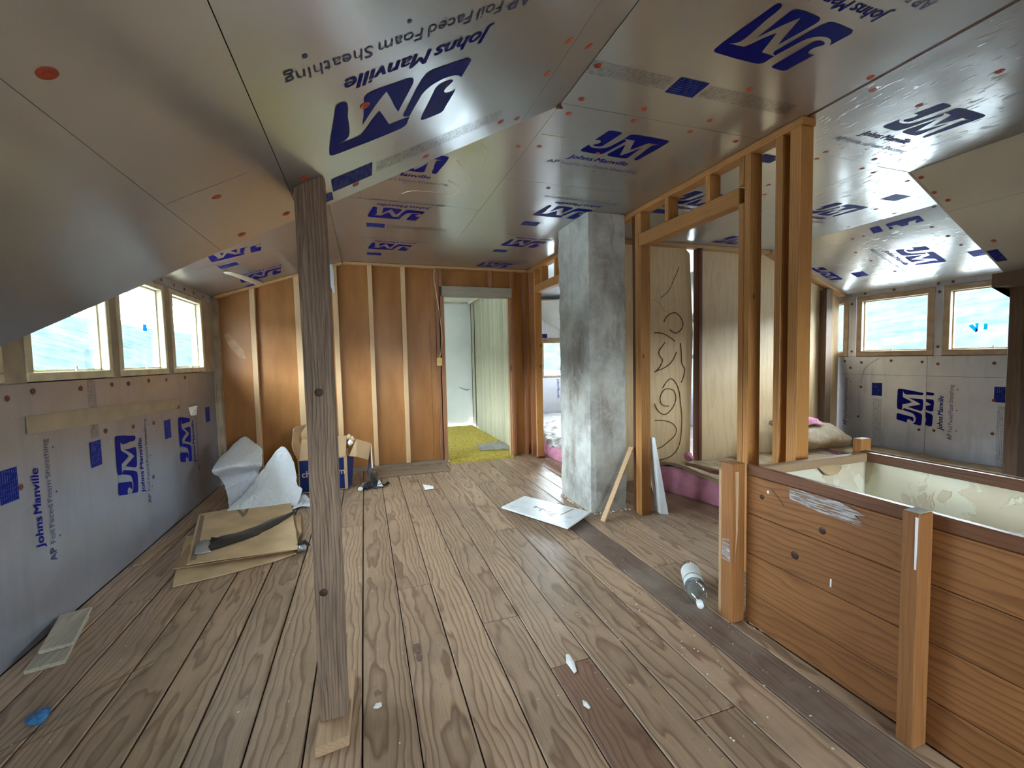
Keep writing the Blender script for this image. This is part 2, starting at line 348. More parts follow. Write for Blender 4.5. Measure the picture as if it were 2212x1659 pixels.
BF = [(0, 3, 2, 1), (4, 5, 6, 7), (0, 1, 5, 4), (1, 2, 6, 5), (2, 3, 7, 6), (3, 0, 4, 7)]
def bxv(x0, x1, y0, y1, z0, z1):
    return [(x0, y0, z0), (x1, y0, z0), (x1, y1, z0), (x0, y1, z0), (x0, y0, z1), (x1, y0, z1), (x1, y1, z1), (x0, y1, z1)]
def box(name, x0, x1, y0, y1, z0, z1, mat, parent=None, bevel=.0025):
    return mk(name, bxv(x0, x1, y0, y1, z0, z1), BF, mat, parent, bevel=bevel)
def boxes(name, L, mat, parent=None, bevel=0.0):
    V, F = [], []
    for b in L:
        k = len(V); V += bxv(*b); F += [tuple(i + k for i in f) for f in BF]
    return mk(name, V, F, mat, parent, bevel=bevel)
def hexa(name, bottom, top, mat, parent=None, bevel=.002):
    return mk(name, list(bottom) + list(top), BF, mat, parent, bevel=bevel)
def prism(name, poly, d, mat, parent=None, bevel=0.0):
    """polygon (3-D points) thickened along vector d"""
    n = len(poly); d = Vector(d)
    V = [Vector(p) for p in poly] + [Vector(p) + d for p in poly]
    F = [tuple(range(n)), tuple(range(2 * n - 1, n - 1, -1))] + [(i, (i + 1) % n, n + (i + 1) % n, n + i) for i in range(n)]
    return mk(name, V, F, mat, parent, bevel=bevel)
def beam(name, a, b, w, t, mat, parent=None, side=(1, 0, 0), bevel=.002):
    """rectangular stick from a to b, w across 'side', t across the third direction"""
    a, b = Vector(a), Vector(b); d = (b - a).normalized()
    s = Vector(side); s = (s - d * s.dot(d)).normalized(); q = d.cross(s)
    c = lambda p: [p - s * w / 2 - q * t / 2, p + s * w / 2 - q * t / 2, p + s * w / 2 + q * t / 2, p - s * w / 2 + q * t / 2]
    return mk(name, c(a) + c(b), BF, mat, parent, bevel=bevel)
def tube_data(pts, r, n=6):
    V, F = [], []
    pts = [Vector(p) for p in pts]
    for i, p in enumerate(pts):
        d = (pts[min(i + 1, len(pts) - 1)] - pts[max(i - 1, 0)]).normalized()
        a = d.orthogonal().normalized() if abs(d.z) > .9 or True else None
        ref = Vector((0, 0, 1)) if abs(d.z) < .9 else Vector((1, 0, 0))
        a = d.cross(ref).normalized(); b = d.cross(a)
        rr = r[i] if isinstance(r, (list, tuple)) else r
        for j in range(n):
            t = 2 * math.pi * j / n
            V.append(p + a * math.cos(t) * rr + b * math.sin(t) * rr)
    for i in range(len(pts) - 1):
        for j in range(n):
            F.append((i * n + j, i * n + (j + 1) % n, (i + 1) * n + (j + 1) % n, (i + 1) * n + j))
    F.append(tuple(range(n - 1, -1, -1))); F.append(tuple((len(pts) - 1) * n + j for j in range(n)))
    return V, F
def tube(name, pts, r, mat, parent=None, n=6):
    V, F = tube_data(pts, r, n); return mk(name, V, F, mat, parent, smooth=True)
def spline(pts, k=5):
    pts = [Vector(p) for p in pts]; out = []
    for i in range(len(pts) - 1):
        p0, p1, p2, p3 = pts[max(i - 1, 0)], pts[i], pts[i + 1], pts[min(i + 2, len(pts) - 1)]
        for j in range(k):
            t = j / k
            out.append(.5 * ((2 * p1) + (p2 - p0) * t + (2 * p0 - 5 * p1 + 4 * p2 - p3) * t * t + (3 * p1 - p0 - 3 * p2 + p3) * t ** 3))
    out.append(pts[-1]); return out
def surf(name, rows, mat, parent=None, res=5, jitter=0.0, solid=.0015, floor=None, freq=9):
    """smooth sheet through a grid of control points"""
    R = [spline(r, res) for r in rows]
    cols = list(zip(*R)); Cc = [spline(c, res) for c in cols]
    nc, nr = len(Cc), len(Cc[0]); V = []
    for i in range(nr):
        for j in range(nc):
            p = Cc[j][i].copy()
            if jitter:
                q_ = p * freq
                p += Vector((noise.noise(q_), noise.noise(q_ + Vector((9, 3, 1))), noise.noise(q_ + Vector((2, 7, 5))))) * jitter
                p += Vector((abs(noise.noise(q_ * 2.7)) - .25, abs(noise.noise(q_ * 2.7 + Vector((4, 1, 8)))) - .25, 0)) * jitter * .9
            if floor is not None: p.z = max(p.z, floor)
            V.append(p)
    F = [(i * nc + j, i * nc + j + 1, (i + 1) * nc + j + 1, (i + 1) * nc + j) for i in range(nr - 1) for j in range(nc - 1)]
    o = mk(name, V, F, mat, parent, smooth=True, solid=solid); return o
def lathe(name, prof, a, axis, mat, parent=None, n=24):
    """profile [(dist, radius)] turned about an axis"""
    a = Vector(a); d = Vector(axis).normalized(); u = d.orthogonal().normalized(); v = d.cross(u)
    V, F = [], []
    for (h, r) in prof:
        for j in range(n):
            t = 2 * math.pi * j / n; V.append(a + d * h + (u * math.cos(t) + v * math.sin(t)) * r)
    for i in range(len(prof) - 1):
        for j in range(n): F.append((i * n + j, i * n + (j + 1) % n, (i + 1) * n + (j + 1) % n, (i + 1) * n + j))
    F.append(tuple(range(n))); F.append(tuple((len(prof) - 1) * n + j for j in range(n)))
    return mk(name, V, F, mat, parent, smooth=True)

def empty(name, loc=(0, 0, 0)):
    o = bpy.data.objects.new(name, None); COL.objects.link(o); o.location = loc; o.empty_display_size = .05; return o
def tag(o, label, cat, group=None, kind=None):
    o['label'] = label; o['category'] = cat
    if group: o['group'] = group
    if kind: o['kind'] = kind
    return o
def struct(name, label, cat, loc=(0, 0, 0)):
    return tag(empty(name, loc), label, cat, kind='structure')

# ------------------------------------------------------------------ dimensions of the attic
ZC = 2.47                      # flat ceiling
K = 0.5386                     # pitch of the main roof
XL, XR = -1.52, 5.70           # window walls
YB, YR, YF = 5.47, -2.3, 8.0   # panelled back wall, wall behind the camera, far gable
YE = 1.90                      # the main slopes end here, the shed dormers begin
ls = lambda x: ZC - K * (.9 - x)
rs = lambda x: ZC - K * (x - 3.45)
ld = lambda x: 2.465 - (2.465 - 2.03) / 1.32 * (-.2 - x)
rd = lambda x: ZC - (ZC - 2.0) / 1.27 * (x - 4.43)

# ------------------------------------------------------------------ floor
floor = struct('floor', 'worn wide plank floor of the attic', 'floor')
box('subfloor', -1.6, 1.71, YR, 5.56, -.06, -.024, 'subfloor', floor, 0)
boxes('subfloor', [(1.71, 2.50, 1.60, YF, -.06, -.024), (2.50, 5.78, YR, YF, -.06, -.024)], 'subfloor', floor)
PW = .187
joints = {-7: [2.9], -5: [1.1, 4.1], -3: [3.4], -1: [.9, 3.62], 1: [2.5], 2: [3.9], 3: [2.02], 4: [1.62], 5: [3.1], 6: [1.2, 4.4], 7: [2.75], 8: [3.5], 9: [2.2], 10: [1.02], 12: [3.3]}
for k_ in range(-8, 31):
    x0 = max(-.056 + PW * k_, XL); x1 = min(-.056 + PW * (k_ + 1), XR)
    if x1 - x0 < .02: continue
    y0, y1 = (1.60 if 1.75 < (x0 + x1) / 2 < 2.50 else YR), (YB + .06 if x1 < 2.2 else YF)
    cuts = [y0] + [j for j in joints.get(k_, []) if y0 < j < y1] + [y1]
    for a_, b_ in zip(cuts, cuts[1:]):
        g_ = (.0038, .0030, .0045)[k_ % 3] if k_ < -1 else (.0026, .0020, .0032)[k_ % 3]
        m_ = 'floor'
        if k_ == 8 and a_ < 3: m_ = 'floor_dark'
        if k_ == 4 and a_ < 1: m_ = 'floor_red'
        dz = random.uniform(-.0012, .0008)
        if k_ == 9 and a_ < 1.5 < b_:
            mk('floor_board', bxv(x0 + g_, 1.709, a_ + .001, 1.599, -.024, dz), BF, m_, floor, bevel=.003); a_ = 1.60
        mk('floor_board', bxv(x0 + g_, x1 - g_, a_ + .001, b_ - .001, -.024, dz), BF, m_, floor, bevel=.003)

# ------------------------------------------------------------------ foil sheets, prints and cap nails
TH = .022
def sheet(parent, pts, up, mat='foil'):
    return prism('foam_sheet', pts, Vector(up) * TH, mat, parent)

LOGO = [[(0.3863, 0.0022), (0.3762, 0.0), (0.3654, 0.005), (0.361, 0.0139), (0.3599, 0.0364), (0.3624, 0.0735), (0.3606, 0.1074), (0.3595, 0.1358), (0.3604, 0.1601), (0.3635, 0.1781), (0.3717, 0.1883), (0.385, 0.1954), (0.4, 0.1985), (0.3595, 0.2001), (0.3262, 0.1987), (0.3112, 0.1737), (0.2916, 0.1353), (0.2702, 0.1055), (0.2563, 0.1415), (0.2357, 0.2014), (0.1671, 0.2035), (0.171, 0.2209), (0.1728, 0.2388), (0.1773, 0.2481), (0.1915, 0.2555), (0.2194, 0.2573), (0.2996, 0.2578), (0.4025, 0.2542), (0.417, 0.2517), (0.4244, 0.2458), (0.4265, 0.2364), (0.4238, 0.2042), (0.4158, 0.1458), (0.4056, 0.0936), (0.3973, 0.0432), (0.3923, 0.0118)], [(0.3156, 0.0164), (0.3109, 0.007), (0.2976, 0.0019), (0.2733, 0.0001), (0.1933, 0.0041), (0.1832, 0.0077), (0.1765, 0.0164), (0.1757, 0.0298), (0.1884, 0.0761), (0.2025, 0.1213), (0.2104, 0.1487), (0.223, 0.1162), (0.2397, 0.0633), (0.2536, 0.0257), (0.2663, 0.0423), (0.2832, 0.0697), (0.3039, 0.1097), (0.3214, 0.1456), (0.3177, 0.0978), (0.3166, 0.0561)], [(0.1386, 0.0132), (0.1274, 0.0074), (0.1097, 0.0061), (0.0232, 0.0103), (0.0118, 0.0129), (0.0011, 0.0224), (0.0, 0.0331), (0.0069, 0.0615), (0.0148, 0.0942), (0.0273, 0.0792), (0.0428, 0.0705), (0.0613, 0.0667), (0.0784, 0.0664), (0.1009, 0.0714), (0.118, 0.0803), (0.1316, 0.092), (0.141, 0.107), (0.1466, 0.1254), (0.1569, 0.1583), (0.1681, 0.1979), (0.1789, 0.1957), (0.1887, 0.1883), (0.1919, 0.1779), (0.1872, 0.1635), (0.1748, 0.1147), (0.163, 0.0683), (0.1499, 0.0305)], [(0.1186, 0.2559), (0.1236, 0.2484), (0.123, 0.2392), (0.1141, 0.1929), (0.1048, 0.1464), (0.0989, 0.1167), (0.0952, 0.1), (0.0861, 0.0903), (0.0693, 0.0863), (0.0531, 0.0871), (0.0429, 0.0918), (0.0405, 0.0989), (0.0481, 0.1071), (0.0591, 0.1184), (0.0636, 0.1319), (0.0602, 0.1431), (0.0518, 0.1508), (0.0404, 0.1536), (0.0296, 0.1516), (0.0212, 0.1478), (0.0252, 0.1723), (0.0346, 0.2102), (0.0403, 0.2368), (0.0414, 0.2486), (0.0504, 0.2574), (0.0682, 0.259), (0.1005, 0.2582)]]
def logo_mesh(lo=None, hi=None):
    bm = bmesh.new()
    for s in LOGO:
        vs_ = [bm.verts.new((x, y, 0)) for x, y in s]
        f = bm.faces.new(vs_)
    bmesh.ops.triangulate(bm, faces=bm.faces[:])
    for f in bm.faces:
        if f.normal.z < 0: f.normal_flip()
    for v, sgn in ((lo, 1), (hi, -1)):
        if v is not None:
            bmesh.ops.bisect_plane(bm, geom=bm.verts[:] + bm.edges[:] + bm.faces[:], plane_co=(0, v, 0), plane_no=(0, sgn, 0), clear_inner=True)
    me = bpy.data.meshes.new('printed_logo'); bm.to_mesh(me); bm.free(); me.materials.append(MT['ink']); return me

def text_mesh(name, body, width, mat, bold=0.0, shear=0.0, height=None, dots=()):
    c = bpy.data.curves.new(name, 'FONT'); c.body = body; c.size = 1; c.shear = shear; c.offset = bold; c.resolution_u = 3; c.space_character = 1.0; c.space_word = .55
    o = bpy.data.objects.new(name, c); COL.objects.link(o)
    dg = bpy.context.evaluated_depsgraph_get()
    me = bpy.data.meshes.new_from_object(o.evaluated_get(dg)); bpy.data.objects.remove(o)
    xs = [v.co.x for v in me.vertices]; s = width / (max(xs) - min(xs)); x0 = min(xs)
    sy = s if height is None else height
    for v in me.vertices: v.co.x = (v.co.x - x0) * s; v.co.y *= sy; v.co.z = 0
    if dots:
        bm = bmesh.new(); bm.from_mesh(me)
        for dx, dy in dots:
            bm.faces.new([bm.verts.new((dx + .006 * math.cos(t * math.pi / 4), dy + .006 * math.sin(t * math.pi / 4), 0)) for t in range(8)])
        bm.to_mesh(me); bm.free()
    me.name = name; me.materials.clear(); me.materials.append(MT[mat]); return me

def join_meshes(name, L, mat):
    bm = bmesh.new()
    for me, dx in L:
        n0 = len(bm.verts); bm.from_mesh(me); bm.verts.ensure_lookup_table()
        for v in bm.verts[n0:]: v.co.x += dx; v.co.z += dx * .04 if dx < .02 else 0
    me = bpy.data.meshes.new(name); bm.to_mesh(me); bm.free(); me.materials.append(MT[mat]); return me

ME_LOGO = logo_mesh()
ME_NAME0 = text_mesh('name', 'Johns Manville', .396, 'ink', shear=.2)
ME_NAME = join_meshes('printed_name', [(ME_NAME0, 0), (ME_NAME0, .0018), (ME_NAME0, .0036)], 'ink')
ME_CAPT = join_meshes('printed_caption', [(text_mesh('a', 'AP', .070, 'ink_thin'), 0), (text_mesh('a', 'AP', .070, 'ink_thin'), .0025), (text_mesh('b', 'Foil Faced Foam Sheathing', .53, 'ink_thin', dots=((.02, -.035), (.25, -.035), (.48, -.035))), .092)], 'ink_thin')
def quad_mesh(name, u0, u1, v0, v1, mat):
    me = bpy.data.meshes.new(name)
    cu_, cv_ = (u0 + u1) / 2, (v0 + v1) / 2
    me.from_pydata([(u0, v0, 0), (u1, v0, 0), (u1, v1, 0), (u0, v1, 0)], [], [(0, 1, 2, 3)]); me.materials.append(MT[mat]); return me
ME_TAG = quad_mesh('printed_tag', 0, .15, 0, .108, 'tag')
ME_FINE = quad_mesh('printed_fine_text', 0, .52, 0, .085, 'fine')

def put(name, me, parent, o, right, up, u=0.0, v=0.0, s=(1, 1), lift=.0011):
    right, up = Vector(right).normalized(), Vector(up).normalized(); n = right.cross(up)
    p = Vector(o) + right * u * s[0] + up * v * s[1] + n * lift
    ob = bpy.data.objects.new(name, me); COL.objects.link(ob); ob.parent = parent
    M_ = Matrix.Identity(4)
    for i in range(3): M_[i][0] = right[i] * s[0]; M_[i][1] = up[i] * s[1]; M_[i][2] = n[i]
    M_.translation = p - world_loc(parent); ob.matrix_local = M_
    return ob
def prints(parent, o, right, up, what='lnct', s=(1, 1), logo=None):
    if 'l' in what: put('printed_logo', logo or ME_LOGO, parent, o, right, up, 0, 0, s)
    if 'n' in what: put('printed_name', ME_NAME, parent, o, right, up, -.034, -.082, s)
    if 'c' in what: put('printed_caption', ME_CAPT, parent, o, right, up, -.13, -.165, s)
    if 't' in what: put('printed_tag', ME_TAG, parent, o, right, up, .285, .415, s)
    if 'f' in what: put('printed_fine_text', ME_FINE, parent, o, right, up, -.25, .425, s)
    if 'g' in what: put('printed_fine_text', ME_FINE, parent, o, right, up, .45, .425, s)

def nail_mesh(mat):
    bm = bmesh.new(); n = 14; rings = [(.0145, 0), (.0145, .0012), (.0125, .0026), (.006, .0018), (.0045, .0030), (0, .0034)]
    prev = None
    for r, z in rings:
        cur = [bm.verts.new((r * math.cos(2 * math.pi * j / n), r * math.sin(2 * math.pi * j / n), z)) for j in range(n)] if r else [bm.verts.new((0, 0, z))]
        if prev:
            for j in range(n):
                if r: bm.faces.new((prev[j], prev[(j + 1) % n], cur[(j + 1) % n], cur[j]))
                else: bm.faces.new((prev[j], prev[(j + 1) % n], cur[0]))
        prev = cur
    me = bpy.data.meshes.new('cap_nail'); bm.to_mesh(me); bm.free(); me.materials.append(MT[mat]); return me
ME_NAIL, ME_NAIL_D = nail_mesh('nail'), nail_mesh('nail_dark')
def nails(sheets, pts, right, up, me=None):
    for p in pts:
        par = None
        for sh, test in sheets:
            if test(p): par = sh; break
        put('cap_nail', me or ME_NAIL, par or sheets[0][0], p, right, up, lift=.0003)

DN = (0, 0, -1); PX, NX, PY, NY = (1, 0, 0), (-1, 0, 0), (0, 1, 0), (0, -1, 0)
LSR = Vector((-1, 0, -K)).normalized(); LSU = Vector((K, 0, -1)).normalized()   # down the left slope / into the room
ceiling = struct('ceiling', 'foil faced foam board ceiling with printed blue lettering', 'ceiling')
def hsheet(x0, x1, y0, y1, z=ZC, mat='foil', e=.0008):
    return sheet(ceiling, [(x0 + e, y0 + e, z), (x1 - e, y0 + e, z), (x1 - e, y1 - e, z), (x0 + e, y1 - e, z)], (0, 0, 1), mat)
def ssheet(f, x0, x1, y0, y1, mat='foil', e=.0008, dz=0.0):
    d = Vector((f(0) - f(1), 0, 1)).normalized()
    return sheet(ceiling, [(x0 + e, y0 + e, f(x0 + e) + dz), (x1 - e, y0 + e, f(x1 - e) + dz), (x1 - e, y1 - e, f(x1 - e) + dz), (x0 + e, y1 - e, f(x0 + e) + dz)], d, mat)
# flat part over the room
fa = hsheet(.905, 2.125, .05, 1.88); fa0 = hsheet(.905, 2.125, YR, .05)
fb = hsheet(.905, 2.125, 1.88, 2.75); fc = hsheet(.905, 2.125, 2.75, YB + .07)
fd = hsheet(-.2, .905, YE, 3.36); fe = hsheet(-.2, .905, 3.36, YB + .07)
# left main slope
la = ssheet(ls, .72, .905, YR, YE); lb = ssheet(ls, -.21, .72, .0, YE); lb0 = ssheet(ls, -.21, .72, YR, .0)
lc = ssheet(ls, -.485, -.21, YR, YE, dz=-.001); le = ssheet(ls, XL, -.485, YR, YE)
lp = ssheet(ls, -.48, -.275, 1.40, 1.55, dz=-.002)
# left dormer
ga = ssheet(ld, XL, -.2, YE, 3.10); gb = ssheet(ld, XL, -.2, 3.10, 4.34); gc = ssheet(ld, XL, -.2, 4.34, YB + .07)
# right flat part
ha = hsheet(2.145, 3.14, YR, 1.915, mat='foil_crumpled'); hb = hsheet(2.145, 3.14, 1.915, 3.9); hc = hsheet(3.14, 4.43, 1.935, 3.9, mat='foil_crumpled')
hd = hsheet(3.14, 3.45, YR, 1.93, mat='foil_crumpled'); he = hsheet(2.145, 4.43, 3.9, YF)
# right dormer and right main slope
ra = ssheet(rd, 4.43, 4.628, YE, 3.26); ra1 = ssheet(rd, 4.43, 4.628, 3.26, 3.9); rb = ssheet(rd, 4.628, XR, YE, 3.9, mat='foil_crumpled'); rc = ssheet(rd, 4.43, XR, 3.9, YF)
sa = ssheet(rs, 3.45, 3.86, YR, YE + .03); sb = ssheet(rs, 3.86, 4.56, YR, YE + .03); sb2 = ssheet(rs, 4.56, XR, YR, YE + .03)
# cheeks where the slopes stop
prism('cheek_panel', [(.9, YE + .001, ZC), (-.2, YE + .001, ZC), (XL, YE + .001, 2.03), (XL, YE + .001, ls(XL) + .02)], (0, .012, 0), 'foil', ceiling)
prism('cheek_panel', [(3.45, YE + .032, ZC), (4.43, YE + .032, ZC), (XR, YE + .032, 2.0), (XR, YE + .032, rs(XR) + .02)], (0, .012, 0), 'foil', ceiling)
# roof deck behind the sheets keeps the daylight out
T2 = TH + .004
for pts in ([(.85, YR, ZC), (2.16, YR, ZC), (2.16, YF, ZC), (.85, YF, ZC)], [(-.24, YE - .1, ZC), (.9, YE - .1, ZC), (.9, YF, ZC), (-.24, YF, ZC)],
            [(XL - .1, YR, ls(XL - .1)), (.92, YR, ls(.92)), (.92, YE + .02, ls(.92)), (XL - .1, YE + .02, ls(XL - .1))],
            [(XL - .06, YE, ld(XL - .06)), (-.18, YE, ld(-.18)), (-.18, YF, ld(-.18)), (XL - .06, YF, ld(XL - .06))],
            [(2.1, YR, ZC), (3.5, YR, ZC), (3.5, YF, ZC), (2.1, YF, ZC)], [(3.4, YE - .1, ZC), (4.46, YE - .1, ZC), (4.46, YF, ZC), (3.4, YF, ZC)],
            [(4.40, YE, rd(4.40)), (XR + .06, YE, rd(XR + .06)), (XR + .06, YF, rd(XR + .06)), (4.40, YF, rd(4.40))],
            [(3.42, YR, rs(3.42)), (XR + .1, YR, rs(XR + .1)), (XR + .1, YE + .04, rs(XR + .1)), (3.42, YE + .04, rs(3.42))]):
    prism('roof_deck', [(x, y, z + T2) for x, y, z in pts], (0, 0, .06), 'deck', ceiling)
# joint strips of bare wood that show between the sheets
box('seam_batten', 2.119, 2.151, YR, 3.0, ZC + .001, ZC + .02, 'stud_maroon', ceiling, 0)
mk('sag_corner', [(.90, 1.88, ZC - .001), (.925, 1.90, ZC - .014), (.90, 1.93, ZC - .001), (.885, 1.89, ZC - .012)], [(0, 1, 2), (0, 2, 3), (0, 3, 1), (1, 3, 2)], 'stud_maroon', ceiling)

prints(fa, (1.747, 1.149, ZC), NX, PY, 'lnctfg')
prints(fb, (1.205, 2.285, ZC), PX, NY, 'lnc')
prints(fd, (.085, 2.80, ZC), PX, NY, 'lnct')
prints(fe, (.50, 3.50, ZC), NX, PY, 'lnctf')
prints(fe, (.51, 4.54, ZC), NX, PY, 'lnct')
prints(fc, (1.80, 4.09, ZC), NX, PY, 'lnct')
prints(fc, (1.80, 5.12, ZC), NX, PY, 'lnc')
prints(fc, (1.775, 3.12, ZC), NX, PY, 'lnct')
prints(lb, (.325, 1.235, ls(.325)), LSR, PY, 'lnctf', (1.07, 1.06))
put('printed_tag', ME_TAG, lb, (-.128, 1.80, ls(-.128)), LSR * -1, NY, 0, -.085, (.3, .75))
LDR = Vector((-1, 0, ld(-1) - ld(0))).normalized()
prints(gb, (-.75, 3.985, ld(-.75)), LDR, PY, 'lt', logo=logo_mesh(.07, None))
prints(gc, (-.76, 4.96, ld(-.76)), LDR, PY, 'lnct')
prints(ha, (2.61, 1.605, ZC), PX, NY, 'lnc', (.95, .95))
put('printed_fine_text', ME_FINE, ha, (2.35, .95, ZC), PX, NY, 0, 0, (1.0, 2.4))
prints(hc, (3.515, 2.735, ZC), PX, NY, 'lnc')
put('printed_tag', ME_TAG, hc, (3.82, 2.33, ZC), PX, NY, 0, 0, (1.15, 1.0))
prints(hb, (2.24, 2.84, ZC), PX, NY, 'ln')
put('printed_tag', ME_TAG, hb, (2.26, 3.06, ZC), PX, NY, 0, 0, (1.1, .8))
put('printed_tag', ME_TAG, hb, (2.28, 2.09, ZC), PX, NY, 0, 0, (.9, .8))
prints(hc, (3.47, 3.70, ZC), PX, NY, 'l')
RDR = Vector((1, 0, rd(1) - rd(0))).normalized()
prints(ra, (4.745, 2.875, rd(4.745)), NY, RDR * -1, 'l', logo=logo_mesh(.153, None))
prints(rb, (4.95, 2.885, rd(4.95)), RDR, NY, 'lnc', (.92, .92))
put('printed_tag', ME_TAG, rb, (5.22, 3.46, rd(5.22)), RDR, NY, 0, 0, (.75, 1.15))
put('printed_tag', ME_TAG, rb, (5.215, 2.46, rd(5.215)), RDR, NY, 0, 0, (.75, .9))
prints(rb, (4.95, 3.73, rd(4.95)), RDR, NY, 'l', (.92, .5))
RSR = Vector((1, 0, rs(1) - rs(0))).normalized()
put('printed_tag', ME_TAG, sb, (4.31, 1.925, rs(4.31)), RSR, NY, 0, 0, (1, .55))

nails([(la, lambda p: p[0] > .72), (lb, lambda p: p[0] > -.21), (lc, lambda p: p[0] > -.485), (le, lambda p: True)],
      [(-0.439,0.874,1.749),(-0.38,1.468,1.781),(-0.159,1.579,1.9),(0.029,1.29,2.001),(-0.003,1.813,1.984),(0.27,1.832,2.131),(0.586,1.804,2.301),(0.675,1.845,2.349),(0.686,1.54,2.355),(0.693,1.37,2.359),(0.816,1.459,2.425),(-0.249,1.806,1.851),(-0.399,1.823,1.77)], LSR, PY)
nails([(fa, lambda p: p[0] > .905 and p[1] < 1.88), (fb, lambda p: p[0] > .905 and p[1] < 2.75), (fc, lambda p: p[0] > .905), (fd, lambda p: p[1] < 3.36), (fe, lambda p: True)],
      [(0.981,1.827,2.47),(0.977,1.95,2.47),(0.853,2.32,2.47),(0.964,2.288,2.47),(1.249,2.817,2.47),(0.937,1.605,2.47),(1.319,2.271,2.47),(1.686,1.803,2.47),(1.668,1.922,2.47),(1.665,1.547,2.47),(1.317,1.914,2.47),(1.306,1.814,2.47),(1.986,1.933,2.47)], NX, PY)
nails([(hd, lambda p: p[0] > 3.14 and p[1] < 1.93), (ha, lambda p: p[1] < 1.915), (hb, lambda p: p[0] < 3.14), (hc, lambda p: True)],
      [(2.101,1.33,2.47),(2.212,1.39,2.47),(2.597,1.139,2.47),(2.567,1.408,2.47),(3.001,1.866,2.47),(3.072,1.982,2.47),(3.216,2.004,2.47),(2.644,1.963,2.47),(2.608,1.882,2.47),(3.611,2.034,2.47),(4.053,2.501,2.47),(4.342,2.534,2.47),(4.433,2.693,2.47),(4.362,2.919,2.47),(2.718,2.358,2.47),(2.846,2.5,2.47)], NX, PY)
nails([(ra, lambda p: p[0] < 4.628), (rb, lambda p: True)], [(4.6,3.038,2.407),(4.601,2.941,2.407),(4.843,3.165,2.317),(5.337,3.095,2.134),(4.717,2.465,2.364),(4.905,2.446,2.294),(5.088,2.443,2.227),(5.047,3.148,2.242),(4.45,2.317,2.463)], RDR, NY, ME_NAIL_D)
nails([(sa, lambda p: p[0] < 3.86), (sb, lambda p: True)], [(3.519,1.906,2.433),(3.667,1.91,2.353),(3.762,1.882,2.302),(4.22,1.849,2.055)], RSR, NY)

# ------------------------------------------------------------------ window walls
def foam_yz(parent, x, dx, y0, y1, z0, z1, mat='foil_wall'):
    e = .0015
    return prism('foam_sheet', [(x, y0 + e, z0 + e), (x, y1 - e, z0 + e), (x, y1 - e, z1 - e), (x, y0 + e, z1 - e)], (dx, 0, 0), mat, parent)
WL = [(1.90, 2.50), (2.73, 3.39), (3.57, 4.22), (4.42, 5.08)]           # glass spans of the left windows
wall_left = struct('wall_left', 'low foil faced foam board wall under the row of yellowed windows', 'wall')
wa = foam_yz(wall_left, XL, -.02, YR, 2.63, 0, 1.235, 'foil_wall_dim'); wc = foam_yz(wall_left, XL - .002, -.018, 2.63, YB + .05, .0, 1.235, 'foil_wall_dim')
foam_yz(wall_left, XL, -.02, YR, YE, 1.235, 1.30)
hdr = foam_yz(wall_left, XL + .004, -.02, YE, YB, 1.955, 2.04)
box('outer_boards', XL - .12, XL - .03, YR, YB + .2, -.1, 1.24, 'plaster_out', wall_left, 0)
box('outer_boards', XL - .12, XL - .03, YR, YE - .02, 1.24, 2.1, 'plaster_out', wall_left, 0)
box('outer_boards', XL - .12, XL - .03, YE, YB + .2, 1.95, 2.15, 'plaster_out', wall_left, 0)
edges = [YE - .02, 1.86] + []
cas = [(2.545, 2.69), (3.435, 3.53), (4.265, 4.375), (5.125, YB + .02)]
for y0, y1 in cas: box('window_casing', XL - .06, XL + .006, y0, y1, 1.235, 1.957, 'casing', wall_left, .003)
# tan tape, torn corner and fillers of the left wall
prism('tape_strip', [(-1.52,2.668,1.078),(-1.52,3.322,1.063),(-1.52,4.439,1.018),(-1.52,4.427,0.948),(-1.52,3.323,0.963),(-1.52,2.667,0.995)], (.0012, 0, 0), 'tan_patch', wall_left)
prism('corner_trim_board', [(XL, 5.40, 0), (XL, YB, 0), (XL, YB, 1.24), (XL, 5.40, 1.24)], (.012, 0, 0), 'casing', wall_left)
mk('torn_foil_flap', [*[(-1.52,4.652,0.926),(-1.52,4.831,0.833),(-1.52,4.694,0.845)]] + [(XL + .03, 4.78, .93)], [(0, 1, 3), (1, 2, 3), (0, 3, 2)], 'paper', wall_left)
prints(wc, (XL, 3.67, .435), (0, 0, 1), NY, 'lnctg'); prints(wc, (XL, 4.665, .435), (0, 0, 1), NY, 'lnct'); put('printed_tag', ME_TAG, wa, (XL, 2.585, .71), (0, 0, 1), NY)
put('printed_name', ME_NAME, wc, (XL, 2.718, .425), (0, 0, 1), NY); put('printed_caption', ME_CAPT, wc, (XL, 2.80, .33), (0, 0, 1), NY)
put('printed_tag', ME_TAG, wc, (XL, 5.20, .73), (0, 0, 1), NY)
nails([(wa, lambda p: p[1] < 2.63), (wc, lambda p: True)], [(-1.52,2.733,1.194),(-1.52,3.107,1.186),(-1.52,3.427,1.192),(-1.52,3.633,1.188),(-1.52,3.928,1.198),(-1.52,4.232,1.191),(-1.52,4.622,1.197),(-1.52,2.566,1.172),(-1.52,3.321,0.911),(-1.52,3.654,0.891),(-1.52,3.958,0.875),(-1.52,4.438,0.951),(-1.52,2.601,0.76),(-1.52,3.894,0.48)], (0, 0, 1), NY, ME_NAIL_D)
nails([(hdr, lambda p: True)], [(XL + .004, y, 1.995) for y in (4.25, 4.5, 4.72, 4.95, 5.2)], (0, 0, 1), NY, ME_NAIL_D)

